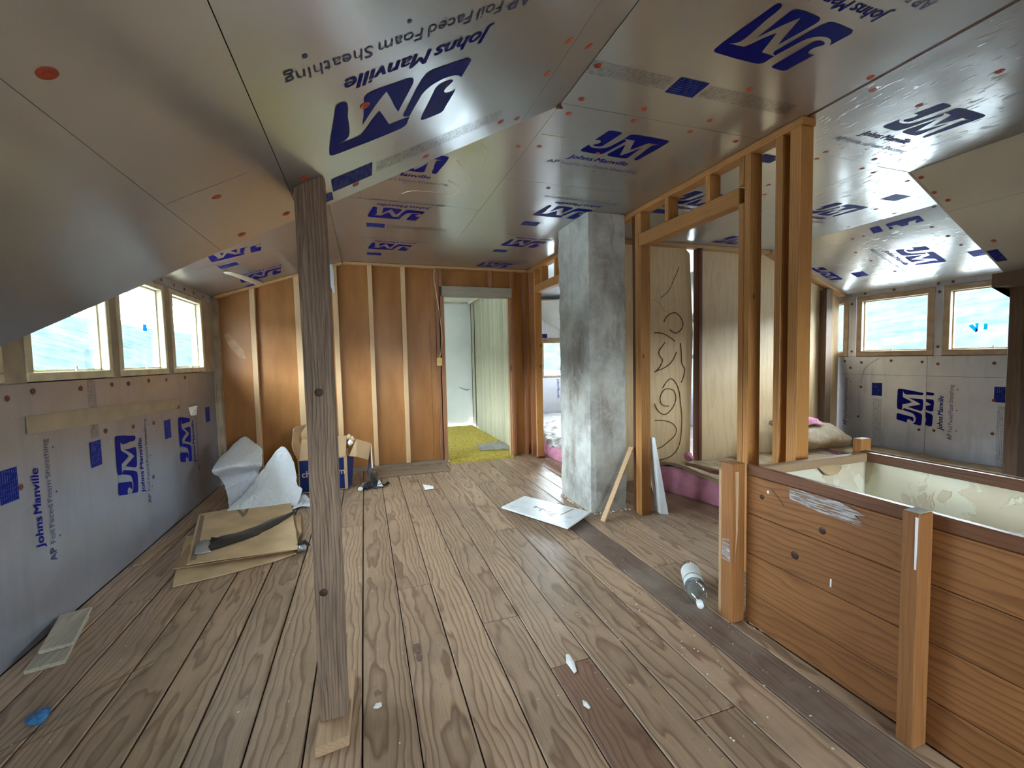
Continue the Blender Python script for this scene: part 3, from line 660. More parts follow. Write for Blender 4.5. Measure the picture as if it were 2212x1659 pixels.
def window(n, side, y0, y1, z0, z1, label, sash, bar=.045, tape=None):
    """sash window in a wall along Y; y0..z1 is the glass"""
    x = XL if side < 0 else XR; s = side
    w = struct('window_%d' % n, label, 'window', (x, (y0 + y1) / 2, z0 - bar))
    X = lambda a: (min(x + s * a[0], x + s * a[1]), max(x + s * a[0], x + s * a[1]))
    xa = X((-.012, .045))
    box('sash_rail', *xa, y0 - bar, y1 + bar, z0 - bar, z0, sash, w, .004); box('sash_rail', *xa, y0 - bar, y1 + bar, z1, z1 + bar, sash, w, .004)
    box('sash_stile', *xa, y0 - bar, y0, z0, z1, sash, w, .004); box('sash_stile', *xa, y1, y1 + bar, z0, z1, sash, w, .004)
    xb = X((.03, .055))
    boxes('glazing_bead', [(*xb, y0, y0 + .012, z0, z1), (*xb, y1 - .012, y1, z0, z1), (*xb, y0, y1, z0, z0 + .012), (*xb, y0, y1, z1 - .012, z1)], sash, w)
    xg = x + s * .036
    box('pane', xg - .0015, xg + .0015, y0, y1, z0, z1, 'glass', w, 0)
    box('latch_pin', x - s * .010 - .003, x - s * .010 + .003, (y0 + y1) / 2 - .004, (y0 + y1) / 2 + .004, z0, z0 + .03, 'nail_head', w, 0)
    if tape:
        for poly in tape:
            mk('tape_mark', [(xg - s * .003, y, z) for y, z in poly] + [(xg - s * .0022, y, z) for y, z in poly], [(0, 1, 2, 3), (7, 6, 5, 4), (0, 4, 5, 1), (1, 5, 6, 2), (2, 6, 7, 3), (3, 7, 4, 0)], 'blue_tape', w)
    portal((x + s * .10, (y0 + y1) / 2, (z0 + z1) / 2), y1 - y0 + .04, z1 - z0 + .04, (-s, 0, 0))
    return w
LWN = ['yellowed sash window cut off by the sloping foil ceiling', 'wide yellowed sash window partly covered by the sloping ceiling edge', 'yellowed sash window with a small blue tape square on its glass', 'narrow looking yellowed sash window nearest the brown panelled wall']
for i, (a, b) in enumerate(WL):
    tp = None
    if i == 2: tp = [[(3.98, 1.57), (4.04, 1.57), (4.04, 1.62), (3.98, 1.62)]]
    window(i + 1, -1, a, b, 1.285, 1.905, LWN[i], 'sash', tape=tp)

wall_right = struct('wall_right', 'foil faced foam board wall under the square windows', 'wall')
rwa = foam_yz(wall_right, XR, .02, 2.98, 3.95, 0, 1.02); rwb = foam_yz(wall_right, XR, .02, 1.4, 2.98, 0, 1.02)
rwc = foam_yz(wall_right, XR, .02, 2.98, YF, 1.02, 1.235); rwd = foam_yz(wall_right, XR, .02, 1.4, 2.98, 1.02, 1.235)
foam_yz(wall_right, XR, .02, 3.95, YF, 0, 1.02); foam_yz(wall_right, XR, .02, YR, 1.4, 0, 1.24)
rwh = foam_yz(wall_right, XR - .012, .02, 1.94, YF, 1.955, 2.01)
WR = [(3.845, 4.47), (2.99, 3.63), (2.13, 2.795), (4.70, 5.33), (5.55, 6.18), (6.40, 7.03)]  # last three are out of view, added to brighten the far room
rws = foam_yz(wall_right, XR - .006, .02, 2.858, 2.925, 1.235, 1.957); rwt = foam_yz(wall_right, XR - .006, .02, 3.697, 3.782, 1.235, 1.957); foam_yz(wall_right, XR - .006, .02, 1.94, 2.065, 1.235, 1.957); [foam_yz(wall_right, XR, .02, a_, b_, 1.235, 1.957) for a_, b_ in ((4.535, 4.64), (5.39, 5.49), (6.24, 6.34), (7.09, YF))]
box('outer_boards', XR + .03, XR + .12, YR, YF, -.1, 1.24, 'plaster_out', wall_right, 0); box('outer_boards', XR + .03, XR + .12, YR, YF, 1.955, 2.15, 'plaster_out', wall_right, 0)
for y0, y1 in ((YR, 2.065), (2.86, 2.925), (3.70, 3.78), (4.54, 4.64), (5.39, 5.49), (6.24, 6.34), (7.09, YF)): box('outer_boards', XR + .03, XR + .12, y0, y1, 1.24, 1.955, 'plaster_out', wall_right, 0)
prints(rwa, (5.7,3.002,0.478), (0, 0, 1), PY, 'l', (.92, .95)); prints(rwb, (5.7,2.909,0.482), (0, 0, 1), PY, 'lnc', (.92, .95), logo=logo_mesh(None, .073))
put('printed_tag', ME_TAG, rwa, (XR, 3.40, .775), (0, 0, 1), PY, 0, 0, (1, 1)); put('printed_tag', ME_TAG, rwb, (XR, 2.34, .785), (0, 0, 1), PY, 0, 0, (1, 1))
put('printed_caption', ME_CAPT, rwa, (XR, 3.785, .38), (0, 0, 1), PY, 0, 0, (.95, 1)); put('printed_fine_text', ME_FINE, rwa, (XR, 3.40, .22), (0, 0, 1), PY, 0, 0, (1, 1.1)); put('printed_fine_text', ME_FINE, rwb, (XR, 2.33, .23), (0, 0, 1), PY, 0, 0, (1, 1.1))
nails([(rwa, lambda p: p[1] > 2.98 and p[2] < 1.02), (rwb, lambda p: p[2] < 1.02), (rwc, lambda p: p[1] > 2.98 and p[2] < 1.24), (rwd, lambda p: p[2] < 1.24)],
      [(5.7,3.629,1.164),(5.7,3.317,1.186),(5.7,3.024,1.17),(5.7,2.888,1.15),(5.7,2.456,1.159),(5.7,3.755,1.098),(5.7,3.823,1.181),(5.7,3.628,0.869),(5.7,3.653,0.504),(5.7,2.448,0.802),(5.7,2.449,0.479),(5.7,3.034,0.433),(5.7,2.902,0.443)], (0, 0, 1), PY, ME_NAIL_D)
nails([(rwh, lambda p: True)], [(XR - .012, y, 1.985) for y in (3.6, 2.9, 2.78, 3.3)], (0, 0, 1), PY, ME_NAIL_D)
nails([(rws, lambda p: p[1] < 3.3), (rwt, lambda p: True)], [(XR - .006, 2.89, 1.90), (XR - .006, 2.89, 1.33), (XR - .006, 3.74, 1.30), (XR - .006, 3.75, 1.88)], (0, 0, 1), PY, ME_NAIL_D)
tube('pencil_curve', spline([(5.7,3.628,0.9),(5.7,3.62,0.985),(5.7,3.601,1.069),(5.7,3.532,1.153),(5.7,3.435,1.213)], 4), .0022, 'nail_dark', wall_right)
RWN = ['sliver of a square window beside the plywood cross wall', 'square window in the middle of the foil wall, no tape on it', 'square window with blue tape marks beside the dark post', 'first unseen square window added for light beyond the plywood cross wall', 'second unseen square window added for light beyond the plywood cross wall', 'third unseen square window added for light beyond the plywood cross wall']
for i, (a, b) in enumerate(WR):
    tp = None
    if i == 2:
        p = [(5.7,2.669,1.529),(5.7,2.642,1.545),(5.7,2.598,1.483),(5.7,2.615,1.462)]; q = [(5.7,2.618,1.552),(5.7,2.594,1.55),(5.7,2.601,1.47),(5.7,2.615,1.462)]; t3 = [(5.7,2.553,1.543),(5.7,2.529,1.541),(5.7,2.531,1.483),(5.7,2.558,1.485)]
        tp = [[(v[1], v[2]) for v in w_] for w_ in (p, q, t3)]
    window((5, 6, 7, 11, 12, 13)[i], 1, a, b, 1.30, 1.895, RWN[i], 'sash_brown', .06, tape=tp)

# ------------------------------------------------------------------ back wall with studs and the open doorway
wall_back = struct('wall_back', 'brown hardboard back wall with bare pale studs', 'wall')
def ceil_at(x): return ld(x) if x < -.2 else ZC
def hpanel(x0, x1, z0=0.0, top=None):
    pts = [(x0, 5.53, z0), (x1, 5.53, z0)]
    if top is None:
        pts.append((x1, 5.53, ceil_at(x1)))
        if x0 < -.2 < x1: pts.append((-.2, 5.53, ZC))
        pts.append((x0, 5.53, ceil_at(x0)))
    else: pts += [(x1, 5.53, top), (x0, 5.53, top)]
    return prism('hardboard_panel', pts, (0, .008, 0), 'hardboard', wall_back)
for a, b in ((XL, -.685), (-.683, .105), (.107, .80), (.803, .965)): hpanel(a, b)
hpanel(.965, 1.86, 2.10); hpanel(1.86, 2.19)
for x0, x1 in ((-1.163, -1.112), (-.718, -.655), (-.318, -.262), (.078, .128), (.46, .51)):
    t = ceil_at(x0) - .008
    dx = random.uniform(-.008, .008)
    hexa('stud', [(x0 + dx, 5.47, .04), (x1 + dx, 5.47, .04), (x1 + dx, 5.53, .04), (x0 + dx, 5.53, .04)], [(x0, 5.47, t), (x1, 5.47, t), (x1, 5.53, t), (x0, 5.53, t)], 'stud_pale', wall_back)
box('stud', .872, .912, 5.47, 5.53, .04, ZC - .03, 'stud_red', wall_back)
box('stud', 1.86, 1.905, 5.47, 5.53, .0, ZC - .03, 'stud_red', wall_back); box('stud', 2.035, 2.075, 5.47, 5.53, 0, ZC - .03, 'stud_red', wall_back)
box('cripple_stud', 1.555, 1.605, 5.47, 5.53, 2.22, ZC - .03, 'stud_red', wall_back); box('cripple_stud', .915, .955, 5.47, 5.53, 2.22, ZC - .03, 'stud_red', wall_back)
box('top_plate', -.19, 2.10, 5.455, 5.53, ZC - .03, ZC - .002, 'stud_x', wall_back)
beam('top_plate', (XL + .02, 5.49, ld(XL + .02) - .014), (-.20, 5.49, ld(-.2) - .014), .07, .024, 'stud_x', wall_back, side=(0, 1, 0))
box('bottom_plate', XL, .965, 5.44, 5.53, 0, .04, 'plank_x', wall_back)
box('corner_post', XL, XL + .05, 5.43, 5.53, 0, 2.02, 'casing', wall_back)
box('backing', XL - .1, .96, 5.545, 5.60, 0, 2.6, 'plaster_out', wall_back, 0)
prism('painted_light_streak', [(x, 5.5285, z) for x, z in ((-1.44, 1.62), (-1.40, 1.66), (-1.26, 1.46), (-1.24, 1.36), (-1.30, 1.38), (-1.39, 1.50))], (0, .001, 0), 'light_patch', wall_back)  # streak of window light on the hardboard, painted as a paler brown

door_1 = struct('door_1', 'open doorway with a grey lintel board in the brown wall', 'doorway', (1.4, 5.47, 0))
box('lintel', .945, 1.862, 5.43, 5.56, 2.10, 2.222, 'grey_wood', door_1, .004)
box('jamb', .925, .968, 5.45, 5.58, 0, 2.10, 'stud_red', door_1); box('jamb', 1.84, 1.872, 5.45, 5.58, 0, 2.10, 'stud_red', door_1)
box('door_stop', .968, .982, 5.50, 5.56, 0, 2.10, 'lath_z', door_1); box('door_stop', 1.826, 1.84, 5.50, 5.56, 0, 2.10, 'lath_z', door_1)

# ------------------------------------------------------------------ hall behind the doorway
wall_hall = struct('wall_hall_back', 'plain white wall at the end of the little hall', 'wall')
box('wall_surface', -.4, 2.08, 8.40, 8.46, 0, 2.5, 'white_wall', wall_hall, 0)
box('wall_surface', -.46, -.4, 5.56, 6.35, 0, 2.5, 'white_wall', wall_hall, 0); box('wall_surface', -.46, -.4, 7.35, 8.46, 0, 2.5, 'white_wall', wall_hall, 0)
box('wall_surface', -.46, -.4, 6.35, 7.35, 0, .8, 'white_wall', wall_hall, 0); box('wall_surface', -.46, -.4, 6.35, 7.35, 1.95, 2.5, 'white_wall', wall_hall, 0)
box('ceiling_board', -.46, 2.08, 5.56, 8.46, 2.42, 2.48, 'white_wall', wall_hall, 0)
box('ceiling_trim', -.4, 2.0, 8.365, 8.40, 2.385, 2.42, 'sash', wall_hall); box('ceiling_trim', 1.965, 2.0, 5.57, 8.365, 2.385, 2.42, 'sash', wall_hall)
box('inner_face', -.4, .925, 5.60, 5.64, 0, 2.5, 'white_wall', wall_hall, 0)
prism('scuff_mark', [(x, 8.399, z) for x, z in ((1.72, .78), (1.9, .72), (2.0, .73), (1.9, .69), (1.8, .73))], (0, .001, 0), 'mat', wall_hall)
hall_fill_window = struct('window_9', 'unseen window added in the side wall to light the hall', 'window', (-.43, 6.85, .8))  # out of view, added to brighten the hall
box('sash_rail', -.46, -.40, 6.35, 7.35, .8, .85, 'sash', hall_fill_window); box('sash_rail', -.46, -.40, 6.35, 7.35, 1.90, 1.95, 'sash', hall_fill_window)
box('sash_stile', -.46, -.40, 6.35, 6.40, .85, 1.90, 'sash', hall_fill_window); box('sash_stile', -.46, -.40, 7.30, 7.35, .85, 1.90, 'sash', hall_fill_window)
box('pane', -.432, -.428, 6.40, 7.30, .85, 1.90, 'glass', hall_fill_window, 0)
portal((-.50, 6.85, 1.375), 1.0, 1.1, (1, 0, 0))
wall_groove = struct('wall_hall_right', 'grooved pale green board wall of the hall', 'wall')
box('backing', 2.012, 2.07, 5.56, 8.46, 0, 2.45, 'subfloor', wall_groove, 0)
y = 5.58; ws = [.105, .09, .12, .10, .035, .03, .13, .10, .12, .04, .11, .125, .10, .12, .10, .115, .12, .11, .12, .12, .12, .12, .12, .12, .12, .12, .12]
for w_ in ws:
    if y + w_ > 8.40: break
    box('grooved_board', 2.0, 2.012, y + .002, y + w_ - .002, 0, 2.40, 'groove', wall_groove, .004); y += w_
carpet = tag(empty('carpet', (1.4, 7, 0)), 'yellow shag carpet in the hall beyond the doorway', 'carpet', kind='stuff')
V, F = [], []
nx, ny = 44, 90
for j in range(ny + 1):
    for i in range(nx + 1):
        x = -.38 + 2.37 * i / nx; yy = 5.36 + 3.03 * j / ny
        if yy < 5.6: x = .985 + .84 * i / nx
        z = .010 + .008 * noise.noise(Vector((x * 18, yy * 18, 0))) + .006 * noise.noise(Vector((x * 45, yy * 45, 3)))
        if j == 0: z = .001; yy += .015 * noise.noise(Vector((x * 6, 0, 0)))
        V.append((x, yy, z))
F = [(j * (nx + 1) + i, j * (nx + 1) + i + 1, (j + 1) * (nx + 1) + i + 1, (j + 1) * (nx + 1) + i) for j in range(ny) for i in range(nx)]
mk('carpet_backing', V, F, 'carpet', carpet, smooth=True)
V, F = [], []
for _ in range(15000):
    yy = 5.37 + 3.0 * random.random() ** 1.6; x = random.uniform(.99, 1.83) if yy < 5.62 else random.uniform(.7, 1.98)
    a = random.uniform(0, 6.28); l = random.uniform(.012, .024); w_ = .0035
    d = Vector((math.cos(a), math.sin(a), 0)); p = Vector((x, yy, .006)); k0 = len(V)
    V += [p - d * w_, p + d * w_, p + Vector((-d.y, d.x, 0)) * l * random.uniform(-.8, .8) + Vector((0, 0, l))]; F.append((k0, k0 + 1, k0 + 2))
mk('carpet_tufts', V, F, 'carpet', carpet)

# ------------------------------------------------------------------ partition of bare framing along the ridge
PX0, PX1 = 2.10, 2.189
part = struct('wall_partition', 'open wall of bare orange stud framing beside the chimney', 'wall')
def pst(name, y0, y1, z0, z1, mat='stud', x0=PX0, x1=PX1): return box(name, x0, x1, y0, y1, z0, z1, mat, part, .003)
pst('top_plate', 1.63, 5.45, ZC - .040, ZC - .001, 'stud_y')
pst('stud', 3.062, 3.100, 0, ZC - .041, 'stud_maroon', 2.112, 2.189)  # stud in shadow by the chimney, the shade put into a darker wood
pst('stud', 3.008, 3.046, 0, ZC - .041); pst('trimmer_stud', 2.968, 3.006, 0, 2.168)
pst('stud', 2.968, 3.006, 2.268, ZC - .041)
pst('header', 2.022, 3.006, 2.170, 2.266, 'stud_y', 2.104, 2.185)
pst('cripple_stud', 2.640, 2.680, 2.268, ZC - .041); pst('cripple_stud', 2.245, 2.285, 2.268, ZC - .041)
pst('stud', 1.940, 1.980, 0, ZC - .041); pst('trimmer_stud', 1.982, 2.020, 0, 2.168); pst('stud', 1.984, 2.018, 2.268, ZC - .041)
pst('stud', 1.742, 1.782, 0, ZC - .041); pst('end_post', 1.640, 1.700, 0, ZC - .041)
pst('bottom_plate', 1.64, 1.98, 0, .001 + .0, 'stud_y') if False else None
# second opening, between the chimney and the back wall
pst('stud', 5.215, 5.255, 0, ZC - .041); pst('stud', 5.40, 5.44, 0, ZC - .041, 'stud_red')
pst('header', 3.80, 5.215, 2.135, 2.235, 'stud_y'); pst('cripple_stud', 4.98, 5.02, 2.237, ZC - .041); pst('cripple_stud', 4.58, 4.62, 2.237, ZC - .041); pst('cripple_stud', 4.20, 4.24, 2.237, ZC - .041); pst('stud', 3.76, 3.80, 0, ZC - .041)
box('block', 2.095, 2.20, 5.19, 5.28, 0, .022, 'stud_maroon', part)

# ------------------------------------------------------------------ concrete chimney
def rough_block(name, x0, x1, y0, y1, z0, z1, mat, amp=.006, step=.045, parent=None):
    bm = bmesh.new()
    nx_, ny_, nz_ = [max(2, int((b - a) / step)) for a, b in ((x0, x1), (y0, y1), (z0, z1))]
    V, F, idx = [], [], {}
    def vid(i, j, k):
        if (i, j, k) not in idx:
            p = Vector((x0 + (x1 - x0) * i / nx_, y0 + (y1 - y0) * j / ny_, z0 + (z1 - z0) * k / nz_))
            c = (int(i in (0, nx_)) + int(j in (0, ny_)))
            n_ = Vector((-1 if i == 0 else (1 if i == nx_ else 0), -1 if j == 0 else (1 if j == ny_ else 0), 0))
            d = amp * noise.noise(p * 9) + amp * .7 * noise.noise(p * 30)
            if c == 2: d -= amp * 1.0 + amp * 1.2 * abs(noise.noise(p * 22))
            p = p + n_ * d; idx[(i, j, k)] = len(V); V.append(p)
        return idx[(i, j, k)]
    for k in range(nz_):
        for i in range(nx_):
            for j in (0, ny_): F.append((vid(i, j, k), vid(i + 1, j, k), vid(i + 1, j, k + 1), vid(i, j, k + 1)))
        for j in range(ny_):
            for i in (0, nx_): F.append((vid(i, j, k), vid(i, j + 1, k), vid(i, j + 1, k + 1), vid(i, j, k + 1)))
    for k in (0, nz_):
        for i in range(nx_):
            for j in range(ny_): F.append((vid(i, j, k), vid(i + 1, j, k), vid(i + 1, j + 1, k), vid(i, j + 1, k)))
    return mk(name, V, F, mat, parent, smooth=False)
chim = tag(empty('chimney', (1.925, 3.46, 0)), 'square concrete chimney column rising through the floor to the foil ceiling', 'chimney')
rough_block('shaft', 1.745, 2.098, 3.17, 3.752, 0, ZC - .002, 'concrete', parent=chim)
V, F = [], []
for i in range(70):
    t = random.random(); e = random.random()
    p = Vector((1.745 + .35 * t, 3.15 - .05 * e, .006)) if random.random() < .6 else Vector((1.73 - .03 * e, 3.17 + .55 * t, .006))
    r = random.uniform(.004, .013); k0 = len(V)
    for dx, dy, dz in ((-1, 0, 0), (0, -1, 0), (1, 0, 0), (0, 1, 0), (0, 0, .8), (0, 0, -.5)):
        V.append(p + Vector((dx, dy, dz)) * r * random.uniform(.6, 1.2))
    F += [tuple(k0 + q for q in f) for f in ((0, 1, 4), (1, 2, 4), (2, 3, 4), (3, 0, 4), (1, 0, 5), (2, 1, 5), (3, 2, 5), (0, 3, 5))]
crm = mk('mortar_crumbs', V, F, 'crumb', chim); crm['kind'] = 'stuff'

# ------------------------------------------------------------------ plywood cross wall of the right-hand room
cw = struct('wall_cross', 'yellow plywood cross wall with old studs and scrawled adhesive lines', 'wall')
YW = 3.89
def ceil_r(x): return ZC if x < 4.43 else rd(x)
def ppanel(x0, x1):
    pts = [(x0, YW, 0), (x1, YW, 0), (x1, YW, ceil_r(x1) - .005)]
    if x0 < 4.43 < x1: pts.append((4.43, YW, ZC - .005))
    pts.append((x0, YW, ceil_r(x0) - .005))
    return prism('plywood_panel', pts, (0, .008, 0), 'ply', cw)
pe = [v[0] for v in [(3.458,3.89,1.637),(4.09,3.89,1.64),(4.741,3.89,1.643),(5.409,3.89,1.647),(5.678,3.89,1.648)]]
for a, b in zip(pe, pe[1:]): ppanel(a + .002, b - .002)
q = [(3.276,3.86,2.452),(3.349,3.86,2.383),(3.362,3.86,2.129),(3.375,3.86,1.883),(3.394,3.86,1.534),(3.377,3.86,1.132),(3.354,3.86,0.164),(3.348,3.86,-0.042)]
p1 = prism('plywood_panel', [(2.2, 3.86, q[-1][2]), (2.2, 3.86, ZC - .02)] + [tuple(v) for v in q], (0, .008, 0), 'ply', cw)
box('top_plate', 2.19, 4.42, 3.80, 3.888, ZC - .038, ZC - .002, 'stud_x', cw)
beam('top_plate', (4.44, 3.845, rd(4.44) - .02), (5.66, 3.845, rd(5.66) - .02), .088, .036, 'stud_x', cw, side=(0, 1, 0))
sx = [v[0] for v in [(3.417,3.885,1.131),(3.467,3.885,1.129),(5.33,3.885,1.075),(5.467,3.885,1.071)]]
box('stud', sx[0], sx[0] + .04, 3.79, 3.885, 0, ZC - .04, 'stud_maroon', cw); box('stud', sx[2], sx[2] + .10, 3.80, 3.885, 0, rd(sx[2] + .1) - .04, 'stud_dark', cw)  # maroon stud: shade on its side is put into the wood colour
box('stud', 2.27, 2.292, 3.80, 3.858, 0, ZC - .04, 'stud_dark', cw)
SQ = [[(3.209,3.858,2.235),(3.179,3.858,2.17),(3.138,3.858,2.096),(3.096,3.858,2.012),(3.049,3.858,1.957),(2.979,3.858,1.907)], [(2.892,3.858,1.881),(2.956,3.858,1.863),(2.99,3.858,1.816),(3.025,3.858,1.768),(3.078,3.858,1.779)],
      [(3.013,3.858,1.656),(3.049,3.858,1.71),(3.108,3.858,1.745),(3.167,3.858,1.751),(3.227,3.858,1.707),(3.258,3.858,1.638),(3.239,3.858,1.579),(3.185,3.858,1.539),(3.137,3.858,1.544),(3.09,3.858,1.574)], [(2.897,3.858,1.54),(2.99,3.858,1.535),(3.078,3.858,1.5),(3.155,3.858,1.451)],
      [(3.027,3.858,1.437),(2.954,3.858,1.35),(2.96,3.858,1.301),(2.995,3.858,1.256),(2.977,3.858,1.203),(2.93,3.858,1.145),(2.895,3.858,1.127)], [(3.179,3.858,1.337),(3.137,3.858,1.263),(3.078,3.858,1.2),(2.989,3.858,1.158),(2.93,3.858,1.141)],
      [(3.227,3.858,1.425),(3.24,3.858,1.311),(3.246,3.858,1.211),(3.283,3.858,1.15),(3.27,3.858,1.075),(3.24,3.858,1.006)],
      [(2.894,3.858,0.794),(2.929,3.858,0.728),(2.988,3.858,0.679),(3.047,3.858,0.676),(3.119,3.858,0.731),(3.161,3.858,0.799),(3.167,3.858,0.864),(3.137,3.858,0.925),(3.077,3.858,0.943),(3.018,3.858,0.936),(2.971,3.858,0.874),(2.97,3.858,0.809),(3.006,3.858,0.768),(3.077,3.858,0.759)],
      [(3,3.858,0.956),(3.048,3.858,1.019),(3.107,3.858,1.051),(3.167,3.858,1.004),(3.21,3.858,0.912),(3.228,3.858,0.786),(3.246,3.858,0.633),(3.24,3.858,0.481),(3.222,3.858,0.356),(3.167,3.858,0.259),(3.076,3.858,0.201),(2.928,3.858,0.185)],
      [(2.9,3.858,0.616),(2.988,3.858,0.61),(3.077,3.858,0.589),(3.137,3.858,0.555),(3.173,3.858,0.502),(3.155,3.858,0.437),(3.077,3.858,0.378),(2.987,3.858,0.325),(2.91,3.858,0.307)]]
for i, pl in enumerate(SQ):
    tube('adhesive_line', spline(pl, 4), .0055 if i else .0035, 'adhesive_pale' if i in (1,) else 'adhesive', p1, n=5)
# far gable of the right-hand room
fg = struct('wall_far', 'foil faced foam gable wall seen past the chimney', 'wall')
wx0, wx1, wz0, wz1 = 3.38, 4.62, .95, 1.60
for b in ((2.06, wx0, YF, YF + .02, 0, 2.55), (wx1, 5.75, YF, YF + .02, 0, 2.55), (wx0, wx1, YF, YF + .02, 0, wz0), (wx0, wx1, YF, YF + .02, wz1, 2.55)): box('foam_sheet', *b, 'foil_wall', fg, 0)
sht = fg.children[0]
for b in ((2.0, wx0, YF + .03, YF + .1, 0, 2.7), (wx1, 5.85, YF + .03, YF + .1, 0, 2.7), (wx0, wx1, YF + .03, YF + .1, 0, wz0), (wx0, wx1, YF + .03, YF + .1, wz1, 2.7)): box('outer_boards', *b, 'plaster_out', fg, 0)
put('printed_logo', ME_LOGO, sht, (3.75, YF, .88), (0, 0, -1), (1, 0, 0), 0, 0, (1, 1)); put('printed_name', ME_NAME, sht, (3.67, YF, .88), (0, 0, -1), (1, 0, 0)); put('printed_tag', ME_TAG, sht, (3.36, YF, 1.78), (0, 0, -1), (1, 0, 0))
prism('foam_sheet', [(2.75, YF - .01, 2.38), (4.6, YF - .01, 1.40), (4.6, 7.1, 2.44)], (0, 0, .015), 'foil', fg)
put('printed_tag', ME_TAG, sht, (3.62, YF - .06, 2.03), (.88, 0, -.47), (.2, -.85, .4), 0, 0, (1.6, 1))
box('window_casing', wx0 - .06, wx1 + .06, YF - .012, YF + .02, wz1 + .05, wz1 + .10, 'casing', fg)
w10 = struct('window_10', 'bright window in the far gable seen past the chimney', 'window', (3.69, YF, wz0))
for b in ((wx0 - .045, wx1 + .045, YF - .02, YF + .04, wz0 - .045, wz0), (wx0 - .045, wx1 + .045, YF - .02, YF + .04, wz1, wz1 + .045)): box('sash_rail', *b, 'casing', w10)
for b in ((3.98, 4.03, YF - .02, YF + .04, wz0, wz1), (wx0 - .045, wx0, YF - .02, YF + .04, wz0, wz1), (wx1, wx1 + .045, YF - .02, YF + .04, wz0, wz1)): box('sash_stile', *b, 'casing', w10)
box('pane', wx0, wx1, YF + .01, YF + .013, wz0, wz1, 'glass', w10, 0)
portal(((wx0 + wx1) / 2, YF + .11, (wz0 + wz1) / 2), wx1 - wx0, wz1 - wz0, (0, -1, 0))
box('divider', 2.06, 2.085, 5.56, YF, 0, 2.46, 'ply', fg, 0)

# ------------------------------------------------------------------ wall behind the camera, with an unseen window added for fill light
wr_ = struct('wall_rear', 'hardboard gable wall behind the viewer', 'wall')
gx0, gx1, gz0, gz1 = (.45, 1.7, .95, 1.9)
for b in ((XL - .1, gx0, YR - .05, YR, -.1, 2.6), (gx1, XR + .1, YR - .05, YR, -.1, 2.6), (gx0, gx1, YR - .05, YR, -.1, gz0), (gx0, gx1, YR - .05, YR, gz1, 2.6)): box('wall_surface', *b, 'hardboard', wr_, 0)
w8 = struct('window_8', 'unseen gable window added behind the viewer for fill light', 'window', ((gx0 + gx1) / 2, YR, gz0))
for b in ((gx0, gx1, YR - .05, YR + .02, gz0, gz0 + .05), (gx0, gx1, YR - .05, YR + .02, gz1 - .05, gz1)): box('sash_rail', *b, 'sash', w8)
for b in ((gx0, gx0 + .05, YR - .05, YR + .02, gz0 + .05, gz1 - .05), (gx1 - .05, gx1, YR - .05, YR + .02, gz0 + .05, gz1 - .05), ((gx0 + gx1) / 2 - .02, (gx0 + gx1) / 2 + .02, YR - .04, YR, gz0 + .05, gz1 - .05)): box('sash_stile', *b, 'sash', w8)
box('pane', gx0 + .05, gx1 - .05, YR - .02, YR - .017, gz0 + .05, gz1 - .05, 'glass', w8, 0)
portal(((gx0 + gx1) / 2, YR - .08, (gz0 + gz1) / 2), gx1 - gx0, gz1 - gz0, (0, 1, 0))

# ------------------------------------------------------------------ old posts of the frame on the right, eaves and the country outside
rp = tag(empty('roof_post', (4.72, 1.99, 0)), 'dark old roof post with a short beam beside the taped window', 'post')
box('post', 4.745, 4.92, 1.895, 1.975, 0, 1.765, 'stud_dark', rp, .004); box('side_board', 4.925, 4.96, 1.90, 1.98, 0, 1.765, 'stud_dark', rp, .003)
prism('beam', [(4.565, YR + .01, 1.765), (4.98, YR + .01, 1.765), (4.98, YR + .01, min(rs(4.98), 1.9) - .002), (4.565, YR + .01, rs(4.565) - .002)], (0, 1.99 - YR, 0), 'stud_dark', rp)
eave = struct('trim_eave', 'short yellowish roof eave outside the row of windows', 'eave')
prism('soffit', [(XL - .12, YE, 2.04), (XL - .42, YE, 1.95), (XL - .42, YB + .3, 1.95), (XL - .12, YB + .3, 2.04)], (0, 0, .03), 'eave', eave)
def hill(name, sgn, x_start, prof, label, mat='hill', cat='hillside'):
    V, F = [], []; ys = [-160 + 14 * i for i in range(32)]
    for d, z in prof:
        for yy in ys:
            V.append((x_start + sgn * d, yy, z + (d * .03) * noise.noise(Vector((d * .08, yy * .06, 4 + sgn)))))
    n = len(ys)
    F = [(i * n + j, i * n + j + 1, (i + 1) * n + j + 1, (i + 1) * n + j) for i in range(len(prof) - 1) for j in range(n - 1)]
    o = mk(name, V, F, mat, None, smooth=True); return tag(o, label, cat, kind='structure')
hill('hill_west', -1, -2.2, [(20, 0.0), (27, 3.0), (38, 7.0), (54, 11.6), (84, 17.0)], 'dark wooded hillside outside the row of yellowed windows')
hill('hill_east', 1, 6.4, [(21, -0.2), (30, 2.2), (42, 5.0), (60, 8.6), (95, 13.0)], 'blue grey hillside outside the square windows')
hill('ground_west', -1, -2.2, [(0, -3.2), (4, -3.1), (10, -2.4), (20.5, .0)], 'pale dry yard below the row of yellowed windows', 'yard', 'ground')
hill('ground_east', 1, 6.4, [(0, -3.2), (5, -3.1), (12, -2.5), (21.5, -.2)], 'pale dry yard below the square windows', 'yard', 'ground')
tag(box('ground_north', -2.25, 6.45, YF + 1.0, 60, -3.3, -3.2, 'yard', None, 0), 'pale dry yard beyond the far gable', 'ground', kind='structure')
tag(box('ground_south', -2.25, 6.45, -60, YR - .6, -3.3, -3.2, 'yard', None, 0), 'pale dry yard behind the house', 'ground', kind='structure')

